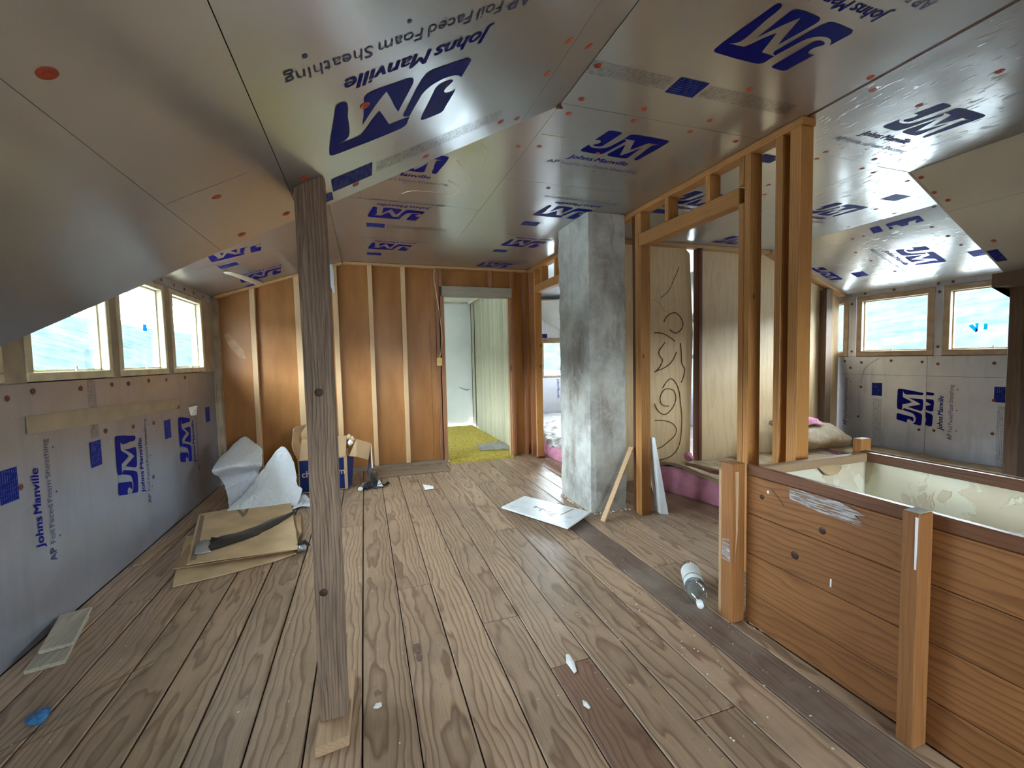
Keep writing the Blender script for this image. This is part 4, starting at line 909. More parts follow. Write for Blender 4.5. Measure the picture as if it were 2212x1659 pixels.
# ================================================================== things in the room
# ---- weathered roof post and the board under it
post = tag(empty('wooden_post', (-.155, 1.66, .034)), 'weathered grey rough-sawn wooden post holding up the sloping foil ceiling', 'post')
V, F = [], []
n = 60; sec = [(-.2, 1.612), (-.104, 1.612), (-.104, 1.708), (-.2, 1.708)]
ring_ = []
for a, b in zip(sec, sec[1:] + sec[:1]):
    for i in range(4): ring_.append((a[0] + (b[0] - a[0]) * i / 4, a[1] + (b[1] - a[1]) * i / 4))
m_ = len(ring_); cx_, cy_ = -.152, 1.66
for k_ in range(n + 1):
    for j, (x, y_) in enumerate(ring_):
        z1_ = ls(x) - .001
        z = .034 + (z1_ - .034) * k_ / n
        d = .0022 * noise.noise(Vector((x * 30, y_ * 30, z * 3))) + .0018 * noise.noise(Vector((x * 90, y_ * 90, z * 6)))
        if j % 4 == 0: d -= .003 + .003 * abs(noise.noise(Vector((j, 2, z * 7))))
        s_ = 1 + d / .05
        off = .004 * math.sin(z * 1.7)
        V.append((cx_ + (x - cx_) * s_ + off, cy_ + (y_ - cy_) * s_, z))
F = [(k_ * m_ + j, k_ * m_ + (j + 1) % m_, (k_ + 1) * m_ + (j + 1) % m_, (k_ + 1) * m_ + j) for k_ in range(n) for j in range(m_)]
F += [tuple(range(m_)), tuple(n * m_ + j for j in range(m_))]
mk('shaft', V, F, 'post', post)
for z_, x_ in ((.50, -.165), (1.20, -.15)):
    lathe('knot', [(0, .014), (.0015, .013), (.003, .006)], (x_, 1.6105, z_), (0, -1, 0), 'knot', post, 10)
tag(hexa('wood_block', [(-.205, 1.50, .0), (-.098, 1.515, .0), (-.083, 1.86, .0), (-.19, 1.86, .0)], [(-.205, 1.505, .033), (-.098, 1.52, .033), (-.083, 1.86, .033), (-.19, 1.86, .033)], 'lath', None, .003), 'short tan board wedged under the foot of the weathered post', 'wood block')

# ---- stair guard of varnished boards
sg = tag(empty('stair_guard', (2.1, .4, 0)), 'varnished pine plank guard around the stairwell, lined with peeling cream paper', 'stair guard')
GX, Y0, Y1 = 1.712, -1.3, 1.585
zs = [0, .155, .345, .54, .725]
for a, b in zip(zs, zs[1:]): box('board', GX, GX + .018, Y0, Y1, a + .0015, b - .0015, 'guard', sg, .002)
box('top_rail', GX - .004, GX + .022, Y0, Y1, .727, .775, 'guard_rail', sg, .003)
pa = box('corner_post', 1.632, 1.708, 1.59, 1.662, 0, .778, 'guard_z', sg, .003)
prism('pale_split', [(1.645, 1.5885, .30), (1.652, 1.5885, .45), (1.645, 1.5885, .74), (1.668, 1.5885, .74), (1.664, 1.5885, .45)], (0, .0012, 0), 'lath_z', pa)
prism('white_smear', [(1.6305, 1.60, .30), (1.6305, 1.655, .30), (1.6305, 1.65, .40), (1.6305, 1.61, .41)], (.0012, 0, 0), 'brush', pa)
box('edge_strip', 1.640, 1.705, 1.664, 1.684, 0, .735, 'lath_z', sg, .002)
pb = box('front_post', 1.640, 1.708, .862, .912, 0, .782, 'guard_z', sg, .004)
prism('paint_drip', [(1.6385, .868, .60), (1.6385, .873, .60), (1.6385, .874, .77), (1.6385, .866, .77)], (.0012, 0, 0), 'paper', pb)
prism('pale_top', [(1.643, .866, .7825), (1.706, .866, .7825), (1.706, .909, .7825), (1.643, .909, .7825)], (0, 0, .0012), 'mat', pb)
for (yy, zz, rr) in ((1.50, .64, .012), (1.22, .585, .015), (1.335, .435, .018), (.62, .60, .020)):
    lathe('knot', [(0, rr), (.0012, rr * .95), (.0022, rr * .4)], (GX + .0005, yy, zz), (-1, 0, 0), 'knot', sg, 14)
prism('white_brush_mark', [(GX - .0048, y_, z_) for y_, z_ in ((1.36, .725), (1.36, .675), (1.24, .66), (1.10, .655), (1.06, .66), (1.10, .69), (1.06, .70), (1.16, .725))], (.0012, 0, 0), 'brush', sg)
prism('scratch', [(GX - .001, y_, z_) for y_, z_ in ((1.455, .69), (1.445, .688), (1.385, .628), (1.39, .638))], (.0015, 0, 0), 'knot', sg)
prism('white_fleck', [(GX - .001, y_, z_) for y_, z_ in ((1.475, .672), (1.468, .68), (1.462, .672), (1.468, .662))], (.0015, 0, 0), 'paper', sg)
prism('white_fleck', [(GX - .001, y_, z_) for y_, z_ in ((1.185, .405), (1.179, .405), (1.180, .372), (1.186, .372))], (.0015, 0, 0), 'paper', sg)
XF, YN = 2.455, 1.525
zs2 = [-.9, -.02, .345, .54, .727]
for a, b in zip(zs2[1:], zs2[2:]): box('board', GX + .018, XF + .03, YN + .016, YN + .034, a, b, 'guard', sg, .002)
for a, b in zip(zs2[1:], zs2[2:]): box('board', XF + .012, XF + .03, Y0, YN + .016, a, b, 'guard', sg, .002)
box('top_rail', GX + .024, XF + .006, YN - .002, YN + .036, .728, .770, 'lath', sg, .004)
box('top_rail', XF - .004, XF + .036, Y0, YN + .036, .728, .775, 'guard_rail', sg, .003)
tube('rail_edge', [(XF + .034, Y0, .777), (XF + .034, YN + .03, .777)], .003, 'lath', sg)
def lining(a, b, inward):
    a, b = Vector(a), Vector(b); rows = []
    for i in range(9):
        z_ = .735 - 1.5 * i / 8 if i else .735
        rows.append([a.lerp(b, j / 14).to_3d() + Vector((0, 0, z_)) + Vector(inward) * (.004 + .004 * noise.noise(Vector((j * .7, i * .9, 3)))) for j in range(15)])
    return surf('paper_lining', rows, 'lining', sg, res=2, solid=.001)
lining((XF + .006, Y0, 0), (XF + .006, YN + .01, 0), (-1, 0, 0)); lining((GX + .03, YN + .012, 0), (XF + .004, YN + .012, 0), (0, -1, 0)); lining((GX + .022, Y0, 0), (GX + .022, YN + .01, 0), (1, 0, 0))
surf('peeling_flap', [[(2.10, YN + .004, .735), (2.17, YN + .003, .737), (2.25, YN + .004, .735)], [(2.11, YN - .008, .715), (2.18, YN - .02, .712), (2.25, YN - .01, .718)], [(2.14, YN - .012, .690), (2.18, YN - .035, .698), (2.21, YN - .016, .695)]], 'cardboard_old', sg, res=4, jitter=.006)
box('stub_post', 2.475, 2.545, YN + .037, YN + .085, .60, .835, 'stud', sg, .004)
boxes('stair_pit', [(GX - .02, XF + .06, Y0 - .06, YN + .09, -1.05, -.97), (GX - .03, GX, Y0 - .06, YN + .09, -.97, -.062), (XF + .03, XF + .06, Y0 - .06, YN + .09, -.97, -.062), (GX, XF + .03, Y0 - .06, Y0 - .02, -.97, .7), (GX, XF + .03, YN + .036, YN + .07, -.97, -.062)], 'subfloor', sg)

# ---- clear bottle lying on the floor
ba, bb = Vector((1.765, 2.035, .054)), Vector((1.545, 1.70, .046))
L = (bb - ba).length; ax = (bb - ba).normalized()
bottle = tag(empty('plastic_bottle', (1.66, 1.86, 0)), 'clear plastic bottle with white cap and label lying by the stair guard', 'bottle')
lathe('body', [(0, .022), (.004, .040), (.018, .050), (.05, .052), (L * .30, .052), (L * .31, .0505), (L * .66, .0505), (L * .67, .052), (L * .76, .050), (L * .83, .040), (L * .88, .026), (L * .905, .0145), (L * .93, .0135)], ba, ax, 'bottle', bottle, 28)
lab = lathe('label', [(L * .14, .0525), (L * .145, .0532), (L * .40, .0528), (L * .56, .0532), (L * .565, .0525)], ba, ax, 'bottle_label', bottle, 28)
lathe('label_band', [(L * .415, .0531), (L * .42, .0539), (L * .43, .0539), (L * .435, .0531)], ba, ax, 'bottle_print', lab, 28); lathe('label_band', [(L * .545, .0531), (L * .55, .0539), (L * .56, .0539), (L * .565, .0531)], ba, ax, 'bottle_print', lab, 28)
lathe('cap', [(L * .915, .0155), (L * .92, .0165), (L * .99, .0165), (L, .015)], ba, ax, 'white_cap', bottle, 20)

# ---- scuffed white board with stick-on letters in front of the chimney
wbv = [Vector((1.056,3.475,0.034)), Vector((1.371,2.846,0.036)), Vector((1.704,3.102,0.026)), Vector((1.354,3.712,0.022))]
wb_ = tag(empty('white_board', (1.42, 3.35, 0)), 'scuffed white board with dark stuck letters lying before the chimney', 'board')
mk('panel', wbv + [v + Vector((0, 0, .014)) for v in wbv], BF, 'white_board', wb_, bevel=.003)
def on_board(u, v, h=.0145):
    return wbv[0].lerp(wbv[1], u).lerp(wbv[3].lerp(wbv[2], u), v) + Vector((0, 0, h))
def board_letter(strokes, u, v, s=.10):
    V, F = [], []
    for (x0, y0, x1, y1) in strokes:
        a, b = Vector((x0, y0)), Vector((x1, y1)); d = (b - a).normalized(); nn = Vector((-d.y, d.x)) * .09; k0 = len(V)
        for p in (a - nn, b - nn, b + nn, a + nn): V.append(on_board(u + p.x * s, v + p.y * s * 1.3))
        for p in (a - nn, b - nn, b + nn, a + nn): V.append(on_board(u + p.x * s, v + p.y * s * 1.3, .0155))
        F += [tuple(k0 + q for q in f) for f in BF]
    mk('stuck_letter', V, F, 'black_plastic', wb_)
board_letter([(0, .5, 1.0, .5), (0, .1, 0, .9)], .36, .42, .12); board_letter([(0, 0, 0, 1.1), (0, 1.1, .6, .5), (.6, .5, 1.1, 1.1), (1.1, 1.1, 1.1, 0)], .47, .36, .12); board_letter([(0, .4, 1.1, .4), (.4, .4, 1.0, 1.1), (.4, .4, 1.0, -.2)], .58, .30, .11)
mk('dirt_line', [on_board(.74, .45, .0146), on_board(.76, .45, .0146), on_board(.80, .92, .0146), on_board(.78, .92, .0146)], [(0, 1, 2, 3)], 'lath', wb_)
box('scrap_under', 1.40, 1.47, 3.02, 3.06, 0, .036, 'stud_maroon', wb_); box('scrap_under', 1.16, 1.22, 3.52, 3.56, 0, .030, 'stud_maroon', wb_)

# ---- things leaning by the framing
tag(beam('leaning_lath', (1.735, 2.965, .004), (2.085, 3.085, .545), .045, .012, 'lath_z', None, side=(.3, -1, 0)), 'thin tan wooden slat leaning against the stud beside the chimney', 'slat')
tag(hexa('foam_strip', [(2.255, 2.93, 0), (2.31, 2.90, 0), (2.325, 2.99, 0), (2.27, 3.02, 0)], [(2.191, 2.94, .64), (2.203, 2.93, .64), (2.215, 3.02, .62), (2.203, 3.03, .63)], 'white_foam', None, .003), 'taller white foam offcut leaning against the framing stud', 'foam offcut')
tag(hexa('foam_strip', [(2.345, 3.03, 0), (2.375, 3.02, 0), (2.385, 3.10, 0), (2.355, 3.11, 0)], [(2.225, 3.05, .40), (2.24, 3.04, .41), (2.25, 3.11, .40), (2.235, 3.12, .39)], 'white_foam', None, .003), 'shorter white foam offcut leaning behind the taller one', 'foam offcut')

# ---- insulation batts
def batt(label, corners, h, cat='insulation', mat='kraft', seed=0, pink=True, over=.008, group='insulation batts on the floor', name='insulation_batt', lump=.03, nu=26, nv=34):
    """pillow of pink glass wool between four floor corners (a, b, c, d) with a paper facing"""
    a, b, c, d = [Vector(v) for v in corners]
    ctr = (a + b + c + d) / 4
    t = tag(empty(name, (ctr.x, ctr.y, 0)), label, cat, group)
    def P(u, v): return a.lerp(b, u).lerp(d.lerp(c, u), v)
    def H(u, v):
        e = min(1, min(u, 1 - u, v, 1 - v) / .10); r_ = math.sin(e * math.pi / 2) ** .55
        hh = h(u, v) if callable(h) else h
        p = P(u, v)
        return hh * (.88 + .12 * r_) + lump * noise.noise(Vector((p.x * 3, p.y * 3, seed))) + lump * .5 * noise.noise(Vector((p.x * 9, p.y * 9, seed + 5)))
    if pink:
        V, F = [], []; ring = []
        per = [(i / nu, 0) for i in range(nu)] + [(1, j / nv) for j in range(nv)] + [(1 - i / nu, 1) for i in range(nu)] + [(0, 1 - j / nv) for j in range(nv)]
        m = len(per); L_ = 7
        for k in range(L_ + 1):
            f = k / L_
            for (u, v) in per:
                p = P(u, v); o_ = (p - ctr).normalized()
                bul = -.02 + .03 * math.sin(math.pi * f) + .026 * noise.noise(Vector((p.x * 7, p.y * 7, f * 3 + seed))) + .012 * noise.noise(Vector((p.x * 22, p.y * 22, f * 8 + seed)))
                hh = H(u, v)
                V.append((p.x + o_.x * bul, p.y + o_.y * bul, .004 + (hh - .004) * f))
        for k in range(L_):
            for j in range(m): F.append((k * m + j, k * m + (j + 1) % m, (k + 1) * m + (j + 1) % m, (k + 1) * m + j))
        F.append(tuple(L_ * m + j for j in range(m)))
        mk('pink_wool', V, F, 'pink', t, smooth=True)
    rows = []
    for j in range(nv + 1):
        row = []
        for i in range(nu + 1):
            u, v = -over + (1 + 2 * over) * i / nu, -over + (1 + 2 * over) * j / nv
            uc, vc = min(1, max(0, u)), min(1, max(0, v)); p = P(u, v); z = H(uc, vc) + .012
            edge = i in (0, nu) or j in (0, nv)
            z += .016 * noise.noise(Vector((p.x * 12, p.y * 5, seed + 9))) + .010 * abs(noise.noise(Vector((p.x * 6, p.y * 22, seed)))) - (.006 + .02 * noise.noise(Vector((p.x * 14, p.y * 14, 2))) if edge else 0)
            row.append(Vector((p.x, p.y, max(z, .01))))
        rows.append(row)
    nc = nu + 1; V = [p for r in rows for p in r]
    mk('paper_facing', V, [(j * nc + i, j * nc + i + 1, (j + 1) * nc + i + 1, (j + 1) * nc + i) for j in range(nv) for i in range(nu)], mat, t, smooth=True, solid=.0015)
    return t
batt('pink insulation batt with brown kraft facing just behind the framing', [(2.60, 3.74, 0), (3.16, 3.76, 0), (3.30, 2.42, 0), (2.93, 2.44, 0)], lambda u, v: .125 + .15 * (1 - u) * min(1, max(.3, 1.35 - v)) * min(1, .35 + v * 4), seed=1, lump=.02)
batt('kraft faced insulation batt, second from the framing', [(3.20, 3.78, 0), (3.74, 3.78, 0), (3.80, 2.15, 0), (3.36, 2.15, 0)], .15, seed=2, lump=.02)
batt('kraft faced insulation batt, third from the framing', [(3.80, 3.78, 0), (4.31, 3.78, 0), (4.33, 2.15, 0), (3.86, 2.15, 0)], .155, seed=3, lump=.02)
batt('kraft faced insulation batt, fourth from the framing', [(4.40, 3.78, 0), (4.96, 3.78, 0), (4.95, 2.14, 0), (4.42, 2.14, 0)], .15, seed=4, lump=.02)
batt('kraft faced insulation batt against the foil wall', [(5.07, 3.76, 0), (5.62, 3.76, 0), (5.62, 2.12, 0), (5.05, 2.12, 0)], .17, seed=5, lump=.025)
batt('kraft faced insulation batt right behind the stair guard', [(2.64, 2.06, 0), (3.28, 2.06, 0), (3.3, .4, 0), (2.62, .4, 0)], .15, seed=6, lump=.02)
batt('kraft faced insulation batt behind the stair guard under the taped window', [(3.42, 2.02, 0), (4.5, 2.02, 0), (4.5, .3, 0), (3.42, .3, 0)], .15, seed=7, lump=.02)
batt('pink insulation batt with silvery crumpled facing seen past the chimney', [(2.24, 5.22, 0), (2.9, 7.9, 0), (3.9, 7.9, 0), (2.30, 4.42, 0)], .20, mat='kraft_silver', seed=8, lump=.05, over=.02, nu=40, nv=24)
# folded batt standing against the cross wall
fb_ = tag(empty('folded_batt', (4.95, 3.55, .195)), 'folded kraft insulation lump with pink wool poking out beside the dark stud', 'insulation')
surf('paper_facing', [[(4.35, 3.62, 0.195), (4.75, 3.55, 0.195), (5.10, 3.50, 0.205), (5.32, 3.50, 0.205)], [(4.35, 3.55, 0.295), (4.75, 3.45, 0.305), (5.10, 3.40, 0.315), (5.28, 3.44, 0.295)], [(4.35, 3.62, 0.435), (4.75, 3.56, 0.445), (5.08, 3.52, 0.455), (5.22, 3.56, 0.395)], [(4.35, 3.74, 0.495), (4.75, 3.70, 0.505), (5.05, 3.68, 0.495), (5.15, 3.70, 0.435)]], 'kraft', fb_, res=6, jitter=.02, solid=.003)
surf('pink_wool', [[(4.35, 3.60, 0.475), (4.65, 3.55, 0.485), (4.93, 3.53, 0.475)], [(4.35, 3.64, 0.565), (4.65, 3.60, 0.575), (4.93, 3.60, 0.535)], [(4.35, 3.72, 0.515), (4.65, 3.70, 0.525), (4.93, 3.70, 0.495)]], 'pink', fb_, res=6, jitter=.03, solid=.01, freq=16)
wt = mk('insulation_tuft', *(lambda: (lambda bm: ([v.co.copy() for v in bm.verts], [tuple(v.index for v in f.verts) for f in bm.faces]))((lambda b: (bmesh.ops.create_icosphere(b, subdivisions=3, radius=.045), b.verts.index_update(), [setattr(v, 'co', Vector((3.20, 3.70, .235)) + v.co * (1 + .5 * noise.noise(v.co * 30))) for v in b.verts], b)[-1])(bmesh.new())))(), 'pink', None, smooth=True)
tag(wt, 'small tuft of pale pink wool at the foot of the maroon stud', 'insulation')

# ---- carton with blue print behind the post
bxr = tag(empty('cardboard_box', (-.42, 4.95, 0)), 'open damaged cardboard carton with blue printed sides behind the weathered post', 'box')
bx0, bx1, by0, by1, bh = -.66, -.205, 4.72, 5.13, .345
t_ = .006
fr_ = box('front_panel', bx0, bx1, by0, by0 + t_, 0, bh, 'cardboard', bxr, 0); box('back_panel', bx0, bx1, by1 - t_, by1, 0, bh, 'cardboard', bxr, 0)
box('side_panel', bx0, bx0 + t_, by0 + t_, by1 - t_, 0, bh, 'cardboard', bxr, 0)
sp = mk('side_panel', [(bx1 - t_, by0 + t_, 0), (bx1, by0 + t_, 0), (bx1 + .03, 4.93, .0), (bx1 + .02, by1, 0), (bx1 - t_, by0 + t_, bh), (bx1, by0 + t_, bh), (bx1 + .06, 4.93, bh - .06), (bx1 + .05, by1, bh - .02)], [(1, 2, 6, 5), (2, 3, 7, 6), (0, 1, 5, 4)], 'box_blue', bxr, solid=.005)
box('bottom_panel', bx0, bx1, by0, by1, 0, .006, 'cardboard', bxr, 0)
fp = box('blue_print', bx0 + .012, bx1 - .03, by0 - .0012, by0, .015, bh - .012, 'box_blue', fr_, 0)
ME_BOX = text_mesh('box_lettering', 'chewy.com', .40, 'box_text', bold=.012)
put('box_lettering', ME_BOX, fr_, (bx0 + .03, by0 - .0018, .165), (1, 0, 0), (0, 0, 1), lift=.0)
mk('front_flap', [(bx0 + .015, by0, bh), (bx1 - .01, by0, bh), (bx1 + .005, by0 + .05, bh + .205), (bx0 + .04, by0 + .03, bh + .195)], [(0, 1, 2, 3)], 'cardboard', bxr, solid=.005)
surf('side_flap', [[(bx0, by0 + .01, bh), (bx0, by0 + .2, bh), (bx0, by1 - .01, bh)], [(bx0 - .045, by0 + .02, bh + .13), (bx0 - .05, by0 + .2, bh + .16), (bx0 - .03, by1 - .03, bh + .16)], [(bx0 - .04, by0 + .06, bh + .24), (bx0 - .04, by0 + .2, bh + .30), (bx0 + .05, by1 - .02, bh + .30)]], 'cardboard', bxr, solid=.005)
mk('torn_side_flap', [(bx1 + .02, by0 + .03, .335), (bx1 + .10, by0 + .02, .51), (bx1 + .245, by0 + .05, .445), (bx1 + .205, by0 + .03, .28), (bx1 + .09, by0 + .0, .33)], [(0, 1, 2, 3, 4)], 'cardboard', bxr, solid=.005)
mk('bent_strip', [(bx1 + .235, by0 + .05, .44), (bx1 + .245, by0 + .05, .44), (bx1 + .25, by0 + .02, .19), (bx1 + .238, by0 + .02, .19)], [(0, 1, 2, 3)], 'paper', bxr, solid=.003)
surf('black_liner', [[(bx1 + .235, by0 + .04, .43), (bx1 + .215, by0 + .05, .30)], [(bx1 + .23, by0 + .03, .20), (bx1 + .20, by0 + .03, .18)], [(bx1 + .28, by0 + .0, .08), (bx1 + .22, by0 - .02, .07)], [(bx1 + .33, by0 - .04, .012), (bx1 + .26, by0 - .06, .012)]], 'black_plastic', bxr, res=4, jitter=.006)
wadp = bxr
for i, (x, y_, z) in enumerate(((bx1 + .03, by0 + .06, .47), (bx1 + .05, by0 + .09, .50), (bx1 + .02, by0 + .1, .52))):
    V, F = tube_data([(x, y_, z - .03), (x + .01, y_, z), (x + .005, y_, z + .03)], [.012, .032, .010], 7); mk('crumpled_paper', V, F, 'cardboard_old' if i else 'paper', bxr, smooth=True)
# black torn plastic beside it
bp_ = tag(empty('torn_plastic', (.02, 4.72, 0)), 'crumpled torn black and silver plastic lying beside the blue carton', 'plastic scrap')
random.seed(5)
for i in range(16):
    x, y_ = random.uniform(-.06, .17), random.uniform(4.62, 4.70); a = random.uniform(0, 3.1); l = random.uniform(.03, .08); h_ = random.uniform(.012, .07)
    d = Vector((math.cos(a), math.sin(a), 0)) * l; e_ = Vector((-math.sin(a), math.cos(a), 0)) * random.uniform(.015, .035); c_ = Vector((x, y_, .006))
    mk('torn_piece', [c_ - d, c_ + e_ * .5, c_ + d, c_ + Vector((0, 0, h_)) - e_], [(0, 1, 3), (1, 2, 3), (0, 3, 2)], 'black_plastic' if i % 4 else 'silver_tape', bp_, solid=.0012)

# ---- white wrap sheets
def wrap_sheet(label, rows, jit=.012):
    o = surf('wrap_sheet', rows, 'plastic', None, res=11, jitter=jit, solid=.002, floor=.008, freq=7); return tag(o, label, 'plastic sheet', 'crumpled white sheets by the carton')
wrap_sheet('crumpled white sheet standing nearest the foil wall, folded over at the top',
    [[(-1.255,5.02,0.517),(-1.203,5.02,0.56),(-1.162,5.02,0.571),(-1.126,5.02,0.54)], [(-1.321,4.8,0.432),(-1.223,4.8,0.468),(-1.093,4.8,0.479),(-0.993,4.8,0.488)], [(-1.348,4.58,0.335),(-1.23,4.58,0.361),(-1.088,4.58,0.373),(-0.944,4.58,0.363)], [(-1.319,4.72,0.223),(-1.234,4.72,0.24),(-1.118,4.72,0.263),(-1,4.72,0.269)], [(-1.264,4.66,0.105),(-1.206,4.66,0.128),(-1.11,4.66,0.153),(-1.013,4.66,0.164)], [(-1.203,4.5,-0.019),(-1.174,4.5,-0.01),(-1.1,4.5,-0.003),(-1.014,4.5,0.003)]])
wrap_sheet('crumpled white sheet draped to a point between the cardboard and the carton',
    [[(-0.836,4.66,0.474),(-0.795,4.66,0.506),(-0.763,4.66,0.499),(-0.732,4.66,0.465)], [(-0.91,4.6,0.359),(-0.834,4.6,0.383),(-0.755,4.6,0.398),(-0.676,4.6,0.359)], [(-1.003,4.5,0.227),(-0.881,4.5,0.248),(-0.765,4.5,0.253),(-0.647,4.5,0.178)], [(-1.109,4.36,0.102),(-0.953,4.36,0.124),(-0.786,4.36,0.129),(-0.588,4.36,0.14)], [(-1.157,4.26,0.05),(-0.954,4.26,0.039),(-0.774,4.26,0.027),(-0.626,4.26,0.029)]], .016)
tag(surf('wrap_scrap', [[(-.66, 4.20, .012), (-.58, 4.25, .014), (-.50, 4.24, .010)], [(-.65, 4.33, .03), (-.57, 4.36, .035), (-.49, 4.33, .012)], [(-.64, 4.50, .05), (-.59, 4.49, .06), (-.545, 4.46, .02)]], 'plastic', None, res=5, jitter=.008, solid=.002, floor=.005), 'small white plastic scrap flat on the floor by the post', 'plastic scrap')

# ---- flattened cardboard and the tape on it
def card(label, pts, zt, mat, th=.006, sag=.0):
    random.seed(len(label)); V = []
    P_ = [Vector(p) for p in pts]; out = []
    for a, b in zip(P_, P_[1:] + P_[:1]):
        k = max(2, int((b - a).length / .09))
        for i in range(k):
            p = a.lerp(b, i / k)
            if i: p += Vector((random.uniform(-1, 1), random.uniform(-1, 1), 0)) * .004
            out.append(p)
    o = prism('cardboard_sheet', out, (0, 0, th), mat, None)
    return tag(o, label, 'cardboard', 'flattened cardboard by the foil wall')
c1 = card('lower flattened cardboard sheet sticking out toward the viewer', [(-1.115,2.998,0.004),(-0.829,3.07,0.004),(-0.61,3.144,0.004),(-0.489,3.228,0.004),(-0.956,3.807,0.004),(-1.331,3.863,0.004),(-1.194,3.304,0.004)], 0, 'cardboard_old')
c2 = card('torn middle cardboard layer with ragged right edge', [(-1.20, 3.24, .014), (-.52, 3.26, .014), (-.50, 3.6, .016), (-.56, 4.0, .018), (-1.16, 4.1, .018), (-1.24, 3.6, .016)], 0, 'cardboard')
c3 = card('upper flattened cardboard sheet carrying the dark tape strip', [(-1.11,3.201,0.045),(-0.812,3.201,0.045),(-0.474,3.193,0.045),(-0.527,3.527,0.045),(-0.616,3.982,0.045),(-0.701,4.448,0.045),(-1.083,4.358,0.045),(-1.367,4.265,0.045),(-1.236,3.719,0.045)], 0, 'cardboard_old')
box('glue_stain', -1.0, -.97, 4.05, 4.13, .0511, .0518, 'plank_x', c3, 0) if False else None
mk('brown_edge_band', [(v[0], v[1], .0518) for v in [(-1.106,3.244,0.052),(-1.076,3.26,0.052),(-1.307,4.196,0.052),(-1.345,4.235,0.052)]], [(0, 1, 2, 3)], 'plank_x', c3)
mk('brown_stain', [(v[0], v[1], .0518) for v in [(-1.114,4.311,0.052),(-1.023,4.103,0.052),(-0.991,4.022,0.052),(-0.982,4.134,0.052),(-1.004,4.343,0.052),(-1.022,4.311,0.052),(-1.012,4.146,0.052),(-1.097,4.329,0.052)]], [tuple(range(8))], 'plank_x', c3)
ts = tag(empty('tape_strip', (-.9, 3.7, .052)), 'dark peeled tape strip with a silver end lying across the cardboard', 'tape')
def ztop(L_, z=.054): return [Vector((v[0], v[1], z + .006 * math.sin(i * 1.7))) for i, v in enumerate(L_)]
up_ = ztop([(-1.103,3.489,0.055),(-1.049,3.593,0.055),(-0.923,3.678,0.055),(-0.829,3.818,0.055),(-0.715,3.912,0.055),(-0.611,3.997,0.055)]); lo_ = ztop([(-1.026,3.365,0.055),(-0.944,3.41,0.055),(-0.838,3.5,0.055),(-0.744,3.625,0.055),(-0.66,3.781,0.055),(-0.594,3.955,0.055)])
surf('dark_strip', [up_, [a.lerp(b, .5) + Vector((0, 0, .012)) for a, b in zip(up_, lo_)], lo_], 'black_plastic', ts, res=4, jitter=.006)
mk('curled_corner', [*ztop([(-1.097,3.612,0.055),(-0.94,3.507,0.055),(-1.041,3.464,0.055)]), Vector((-1.071,3.538,0.09))], [(0, 1, 3), (1, 2, 3), (0, 3, 2)], 'black_plastic', ts, solid=.001)
s1 = ztop([(-1.159,3.527,0.055),(-1.131,3.583,0.055),(-1.089,3.583,0.055)]); s2 = ztop([(-1.113,3.346,0.055),(-1.054,3.323,0.055),(-1.023,3.363,0.055)])
surf('silver_end', [s1, [a.lerp(b, .5) + Vector((0, 0, .014)) for a, b in zip(s1, s2)], s2], 'silver_tape', ts, res=4)
sl = tag(empty('tape_roll', (-.44, 3.27, 0)), 'small crumpled piece of silver tape at the corner of the cardboard', 'tape')
lathe('rolled_tape', [(0, .016), (.002, .022), (.05, .022), (.052, .016)], (-.485, 3.255, .024), (1, .15, 0), 'silver_tape', sl, 12)
mk('black_tail', [(-.50, 3.27, .05), (-.44, 3.29, .07), (-.40, 3.27, .03), (-.46, 3.25, .045)], [(0, 1, 2, 3)], 'black_plastic', sl, solid=.001)

# ---- small wood on the floor
scrapA = mk('wood_scrap', [(-1.425, 2.36, .0), (-1.30, 2.39, .0), (-1.41, 2.80, .0), (-1.51, 2.74, .0)] + [(-1.425, 2.36, .018), (-1.30, 2.39, .018), (-1.41, 2.80, .018), (-1.51, 2.74, .018)], BF, 'grey_wood_y', None, bevel=.002)
tag(scrapA, 'lower of two short grey board scraps beside the foil wall', 'wood scrap', 'board scraps by the wall')
scrapB = mk('wood_scrap', [(-1.435, 2.47, .020), (-1.325, 2.50, .019), (-1.42, 2.85, .019), (-1.512, 2.77, .034)] + [(-1.435, 2.47, .038), (-1.325, 2.50, .036), (-1.42, 2.85, .036), (-1.512, 2.77, .052)], BF, 'grey_wood_y', None, bevel=.002)
tag(scrapB, 'upper of two short grey board scraps beside the foil wall', 'wood scrap', 'board scraps by the wall')
tag(hexa('lath_strip', [(-1.475, 3.42, 0), (-1.435, 3.43, 0), (-1.36, 4.16, 0), (-1.40, 4.17, 0)], [(-1.475, 3.42, .010), (-1.435, 3.43, .010), (-1.36, 4.16, .010), (-1.40, 4.17, .010)], 'lath', None, .001), 'thin lath strip lying along the foot of the foil wall', 'lath')
tag(mk('loose_plank', bxv(.09, .90, 5.02, 5.30, 0, .022), BF, 'plank_x', None, bevel=.004), 'old brown plank lying flat along the foot of the brown wall', 'plank')
tag(hexa('loose_lath', [(2.0, 4.02, 0), (2.05, 4.02, 0), (2.045, 4.60, 0), (1.995, 4.60, 0)], [(2.0, 4.02, .012), (2.05, 4.02, .012), (2.045, 4.60, .012), (1.995, 4.60, .012)], 'lath', None, .001), 'thin lath on the floor behind the chimney', 'lath')

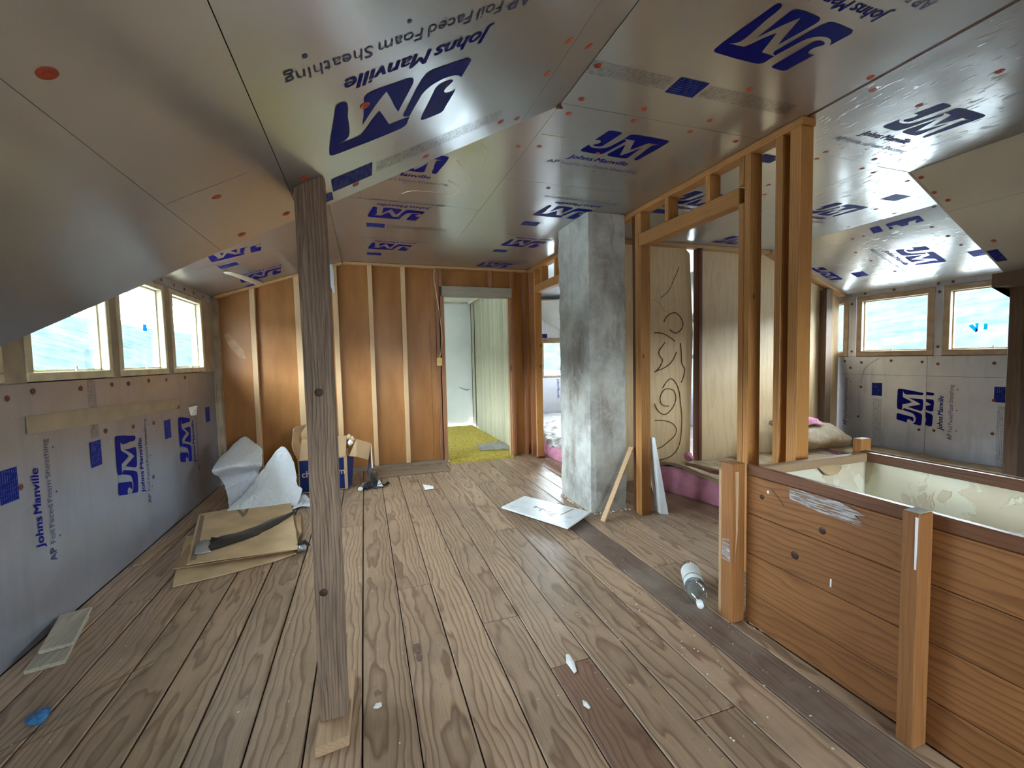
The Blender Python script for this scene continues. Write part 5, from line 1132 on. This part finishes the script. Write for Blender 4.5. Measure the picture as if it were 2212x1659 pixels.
# ---- electric box and cable on the door stud
eb = tag(empty('junction_box', (.893, 5.44, 1.24)), 'yellow electric box with a loose cable on the stud beside the doorway', 'junction box')
box('body', .862, .925, 5.435, 5.469, 1.235, 1.335, 'outlet', eb, .005); lathe('screw', [(0, .007), (.002, .006)], (.893, 5.434, 1.285), (0, -1, 0), 'nail_head', eb, 10)
tube('cable', spline([(.895, 5.455, 1.335), (.915, 5.45, 1.40), (.935, 5.445, 1.60), (.915, 5.45, 1.85), (.885, 5.455, 2.1), (.86, 5.46, 2.30), (.868, 5.46, 2.43)], 5), .005, 'cable', eb)

# ---- hanging and curled scraps at the ceiling
tag(surf('plastic_tatter', [[(-.36, 5.44, 2.42), (-.31, 5.45, 2.43)], [(-.35, 5.42, 2.30), (-.285, 5.43, 2.30)], [(-.33, 5.42, 2.20), (-.285, 5.43, 2.19)], [(-.31, 5.43, 2.10), (-.295, 5.43, 2.10)]], 'plastic', None, res=4, jitter=.012), 'torn translucent plastic tatter hanging above the middle stud', 'plastic scrap')
def drop(p, d): return (p[0], p[1], p[2] - d)
cs = [(-1.167,4.58,2.146),(-1.092,4.544,2.171),(-1.033,4.688,2.19),(-0.992,4.95,2.204),(-0.988,5.261,2.205),(-1.015,5.441,2.196)]; cs2 = [(-1.177,4.673,2.143),(-1.109,4.643,2.165),(-1.064,4.82,2.18),(-1.036,5.055,2.19),(-1.042,5.309,2.187),(-1.044,5.45,2.187)]
tag(surf('curled_strip', [[drop(p, d) for p, d in zip(cs, (.008, .04, .06, .06, .04, .006))], [drop(p, d) for p, d in zip(cs2, (.008, .05, .07, .07, .05, .012))]], 'foil_strip', None, res=4, solid=.001), 'curled peeling foil strip hanging from the low ceiling by the windows', 'foil strip')
for i, pl in enumerate(([(0.296,3.185,2.47),(0.359,3.115,2.47),(0.483,3.098,2.47),(0.6,3.119,2.47),(0.669,3.055,2.47),(0.63,2.94,2.47),(0.565,2.88,2.47)], [(0.556,2.574,2.47),(0.614,2.653,2.47),(0.663,2.742,2.47),(0.719,2.876,2.47)], [(0.649,2.347,2.47),(0.707,2.441,2.47),(0.719,2.558,2.47)], [(0.927,2.165,2.47),(1.005,2.162,2.47),(1.089,2.168,2.47)])):
    t = tube('scratch_curve', spline(pl, 4), .003, 'foil_strip', fd if i < 3 else fb, n=4)

wr2 = tag(empty('loose_wire', (-1.0, 2.1, 0)), 'thin dark wire lying across the dim floor boards by the foil wall', 'wire')
tube('strand', spline([(-1.271,1.862,0.003),(-1.177,1.945,0.003),(-1.126,2.02,0.003),(-1.072,2.14,0.003),(-0.993,2.208,0.003),(-0.923,2.272,0.003)], 4), .0011, 'stud_dark', wr2); tube('strand', spline([(-1.243,1.818,0.003),(-1.146,1.912,0.003),(-1.076,1.975,0.003),(-1.022,2.096,0.003),(-0.948,2.177,0.003),(-0.928,2.228,0.003)], 4), .0011, 'stud_dark', wr2)

# ---- paper scraps, blue wad, mat, crumbs
def scrap(name, label, pts, mat, cat, h=.006, group=None):
    V = [Vector(p) for p in pts]; c_ = sum(V, Vector()) / len(V) + Vector((0, 0, h))
    o = mk(name, V + [c_], [(i, (i + 1) % len(V), len(V)) for i in range(len(V))], mat, None, solid=.001); return tag(o, label, cat, group)
scrap('paper_scrap', 'folded white paper scrap on the floor in front of the doorway', [(0.533,4.572,0.006),(0.627,4.459,0.006),(0.617,4.36,0.006),(0.529,4.363,0.006)], 'paper', 'paper', .012)
scrap('paper_scrap', 'long white paper scrap on the red stained floor board', [(0.786,1.669,0.004),(0.8,1.661,0.004),(0.798,1.612,0.004),(0.783,1.559,0.004),(0.767,1.551,0.004),(0.766,1.588,0.004),(0.764,1.619,0.004)], 'paper', 'paper', .012)
scrap('paper_scrap', 'small white paper scrap nearest the viewer on the floor', [(0.733,1.416,0.004),(0.745,1.402,0.004),(0.745,1.374,0.004),(0.735,1.369,0.004),(0.724,1.391,0.004)], 'paper', 'paper', .008)
scrap('paper_scrap', 'pale leaf shaped paper scrap beside the post foot', [(-0.019,1.651,0.004),(-0.008,1.673,0.004),(0.012,1.67,0.004),(0.013,1.649,0.004),(-0.002,1.643,0.004)], 'paper', 'paper', .006)
bm = bmesh.new(); bmesh.ops.create_icosphere(bm, subdivisions=3, radius=.028); bm.verts.index_update()
V = [Vector((-1.185, 2.02, .022)) + Vector((v.co.x * 1.1, v.co.y * 1.2, v.co.z * .7)) * (1 + .45 * noise.noise(v.co * 55)) for v in bm.verts]; F = [tuple(v.index for v in f.verts) for f in bm.faces]; bm.free()
tag(mk('plastic_wad', V, F, 'blue_plastic', None), 'crumpled blue plastic wad on the dark floor by the foil wall', 'plastic scrap')
tag(hexa('floor_mat', [(1.50, 5.90, .018), (1.93, 5.80, .018), (1.97, 6.40, .018), (1.55, 6.30, .018)], [(1.50, 5.90, .034), (1.93, 5.80, .034), (1.97, 6.40, .034), (1.55, 6.30, .034)], 'mat', None, .004), 'grey mat lying on the yellow carpet in the hall', 'mat')
tag(lathe('paper_ball', [(0, .006), (.006, .022), (.02, .027), (.034, .021), (.042, .007)], (-.085, 4.60, .0), (0, 0, 1), 'crumb', None, 10), 'small pale paper ball on the floor by the black plastic', 'paper')
random.seed(21); V, F = [], []
def crumb(x, y_, r):
    for a0, a1, b0, b1 in ((-1.36, -.42, 2.95, 4.6), (-.72, .06, 4.6, 5.2), (.07, .92, 5.0, 5.32), (1.70, 2.2, 3.1, 3.8), (1.05, 1.80, 2.9, 3.85), (-.23, -.07, 1.48, 1.88), (1.48, 1.84, 1.64, 2.1), (2.09, 2.2, 2.9, 3.15), (2.2, 2.5, 2.85, 3.2)):
        if a0 < x < a1 and b0 < y_ < b1: return
    if x > 1.60 and y_ < 1.72: return
    k0 = len(V); p = Vector((x, y_, .003)); a = random.uniform(0, 3); e_ = random.uniform(.4, 1)
    for dx, dy, dz in ((-1, 0, 0), (0, -e_, 0), (1, 0, 0), (0, e_, 0), (0, 0, .6)):
        V.append(p + Vector((dx * math.cos(a) - dy * math.sin(a), dx * math.sin(a) + dy * math.cos(a), dz)) * r)
    F.extend(tuple(k0 + q for q in f) for f in ((0, 1, 4), (1, 2, 4), (2, 3, 4), (3, 0, 4), (3, 2, 1, 0)))
for _ in range(330):
    x = random.uniform(-1.3, 1.65); y_ = 1.0 + 4.3 * random.random(); crumb(x, y_, random.uniform(.002, .0055))
for _ in range(120): crumb(random.gauss(1.35, .22), random.gauss(1.8, .45), random.uniform(.002, .006))
for _ in range(60): crumb(random.gauss(2.1, .2), random.gauss(2.85, .15), random.uniform(.002, .007))
for _ in range(50): crumb(random.gauss(-.35, .12), random.gauss(3.3, .2), random.uniform(.002, .006))
for _ in range(70): crumb(random.uniform(-.1, .95), random.gauss(4.98, .06), random.uniform(.003, .008))
tag(mk('floor_debris', V, F, 'crumb', None), 'pale crumbs and flakes scattered over the plank floor', 'debris', kind='stuff')
V, F = [], []
for (px_, rr, sq, seed_) in (((0.175,1.944,0.002), .05, .5, 1), ((0.177,1.878,0.002), .03, .6, 2), ((-0.002,1.727,0.002), .03, .6, 4)):
    k0 = len(V); c_ = Vector(px_)
    for j in range(18):
        t = j / 18 * 6.283; r = rr * (.7 + .5 * noise.noise(Vector((math.cos(t) * 1.5, math.sin(t) * 1.5, seed_))))
        V.append((c_.x + math.cos(t) * r * sq, c_.y + math.sin(t) * r, .0016))
    F.append(tuple(range(k0, k0 + 18)))
st_ = mk('dark_stain', V, F, 'floor_dark', floor); st_['kind'] = 'stuff'
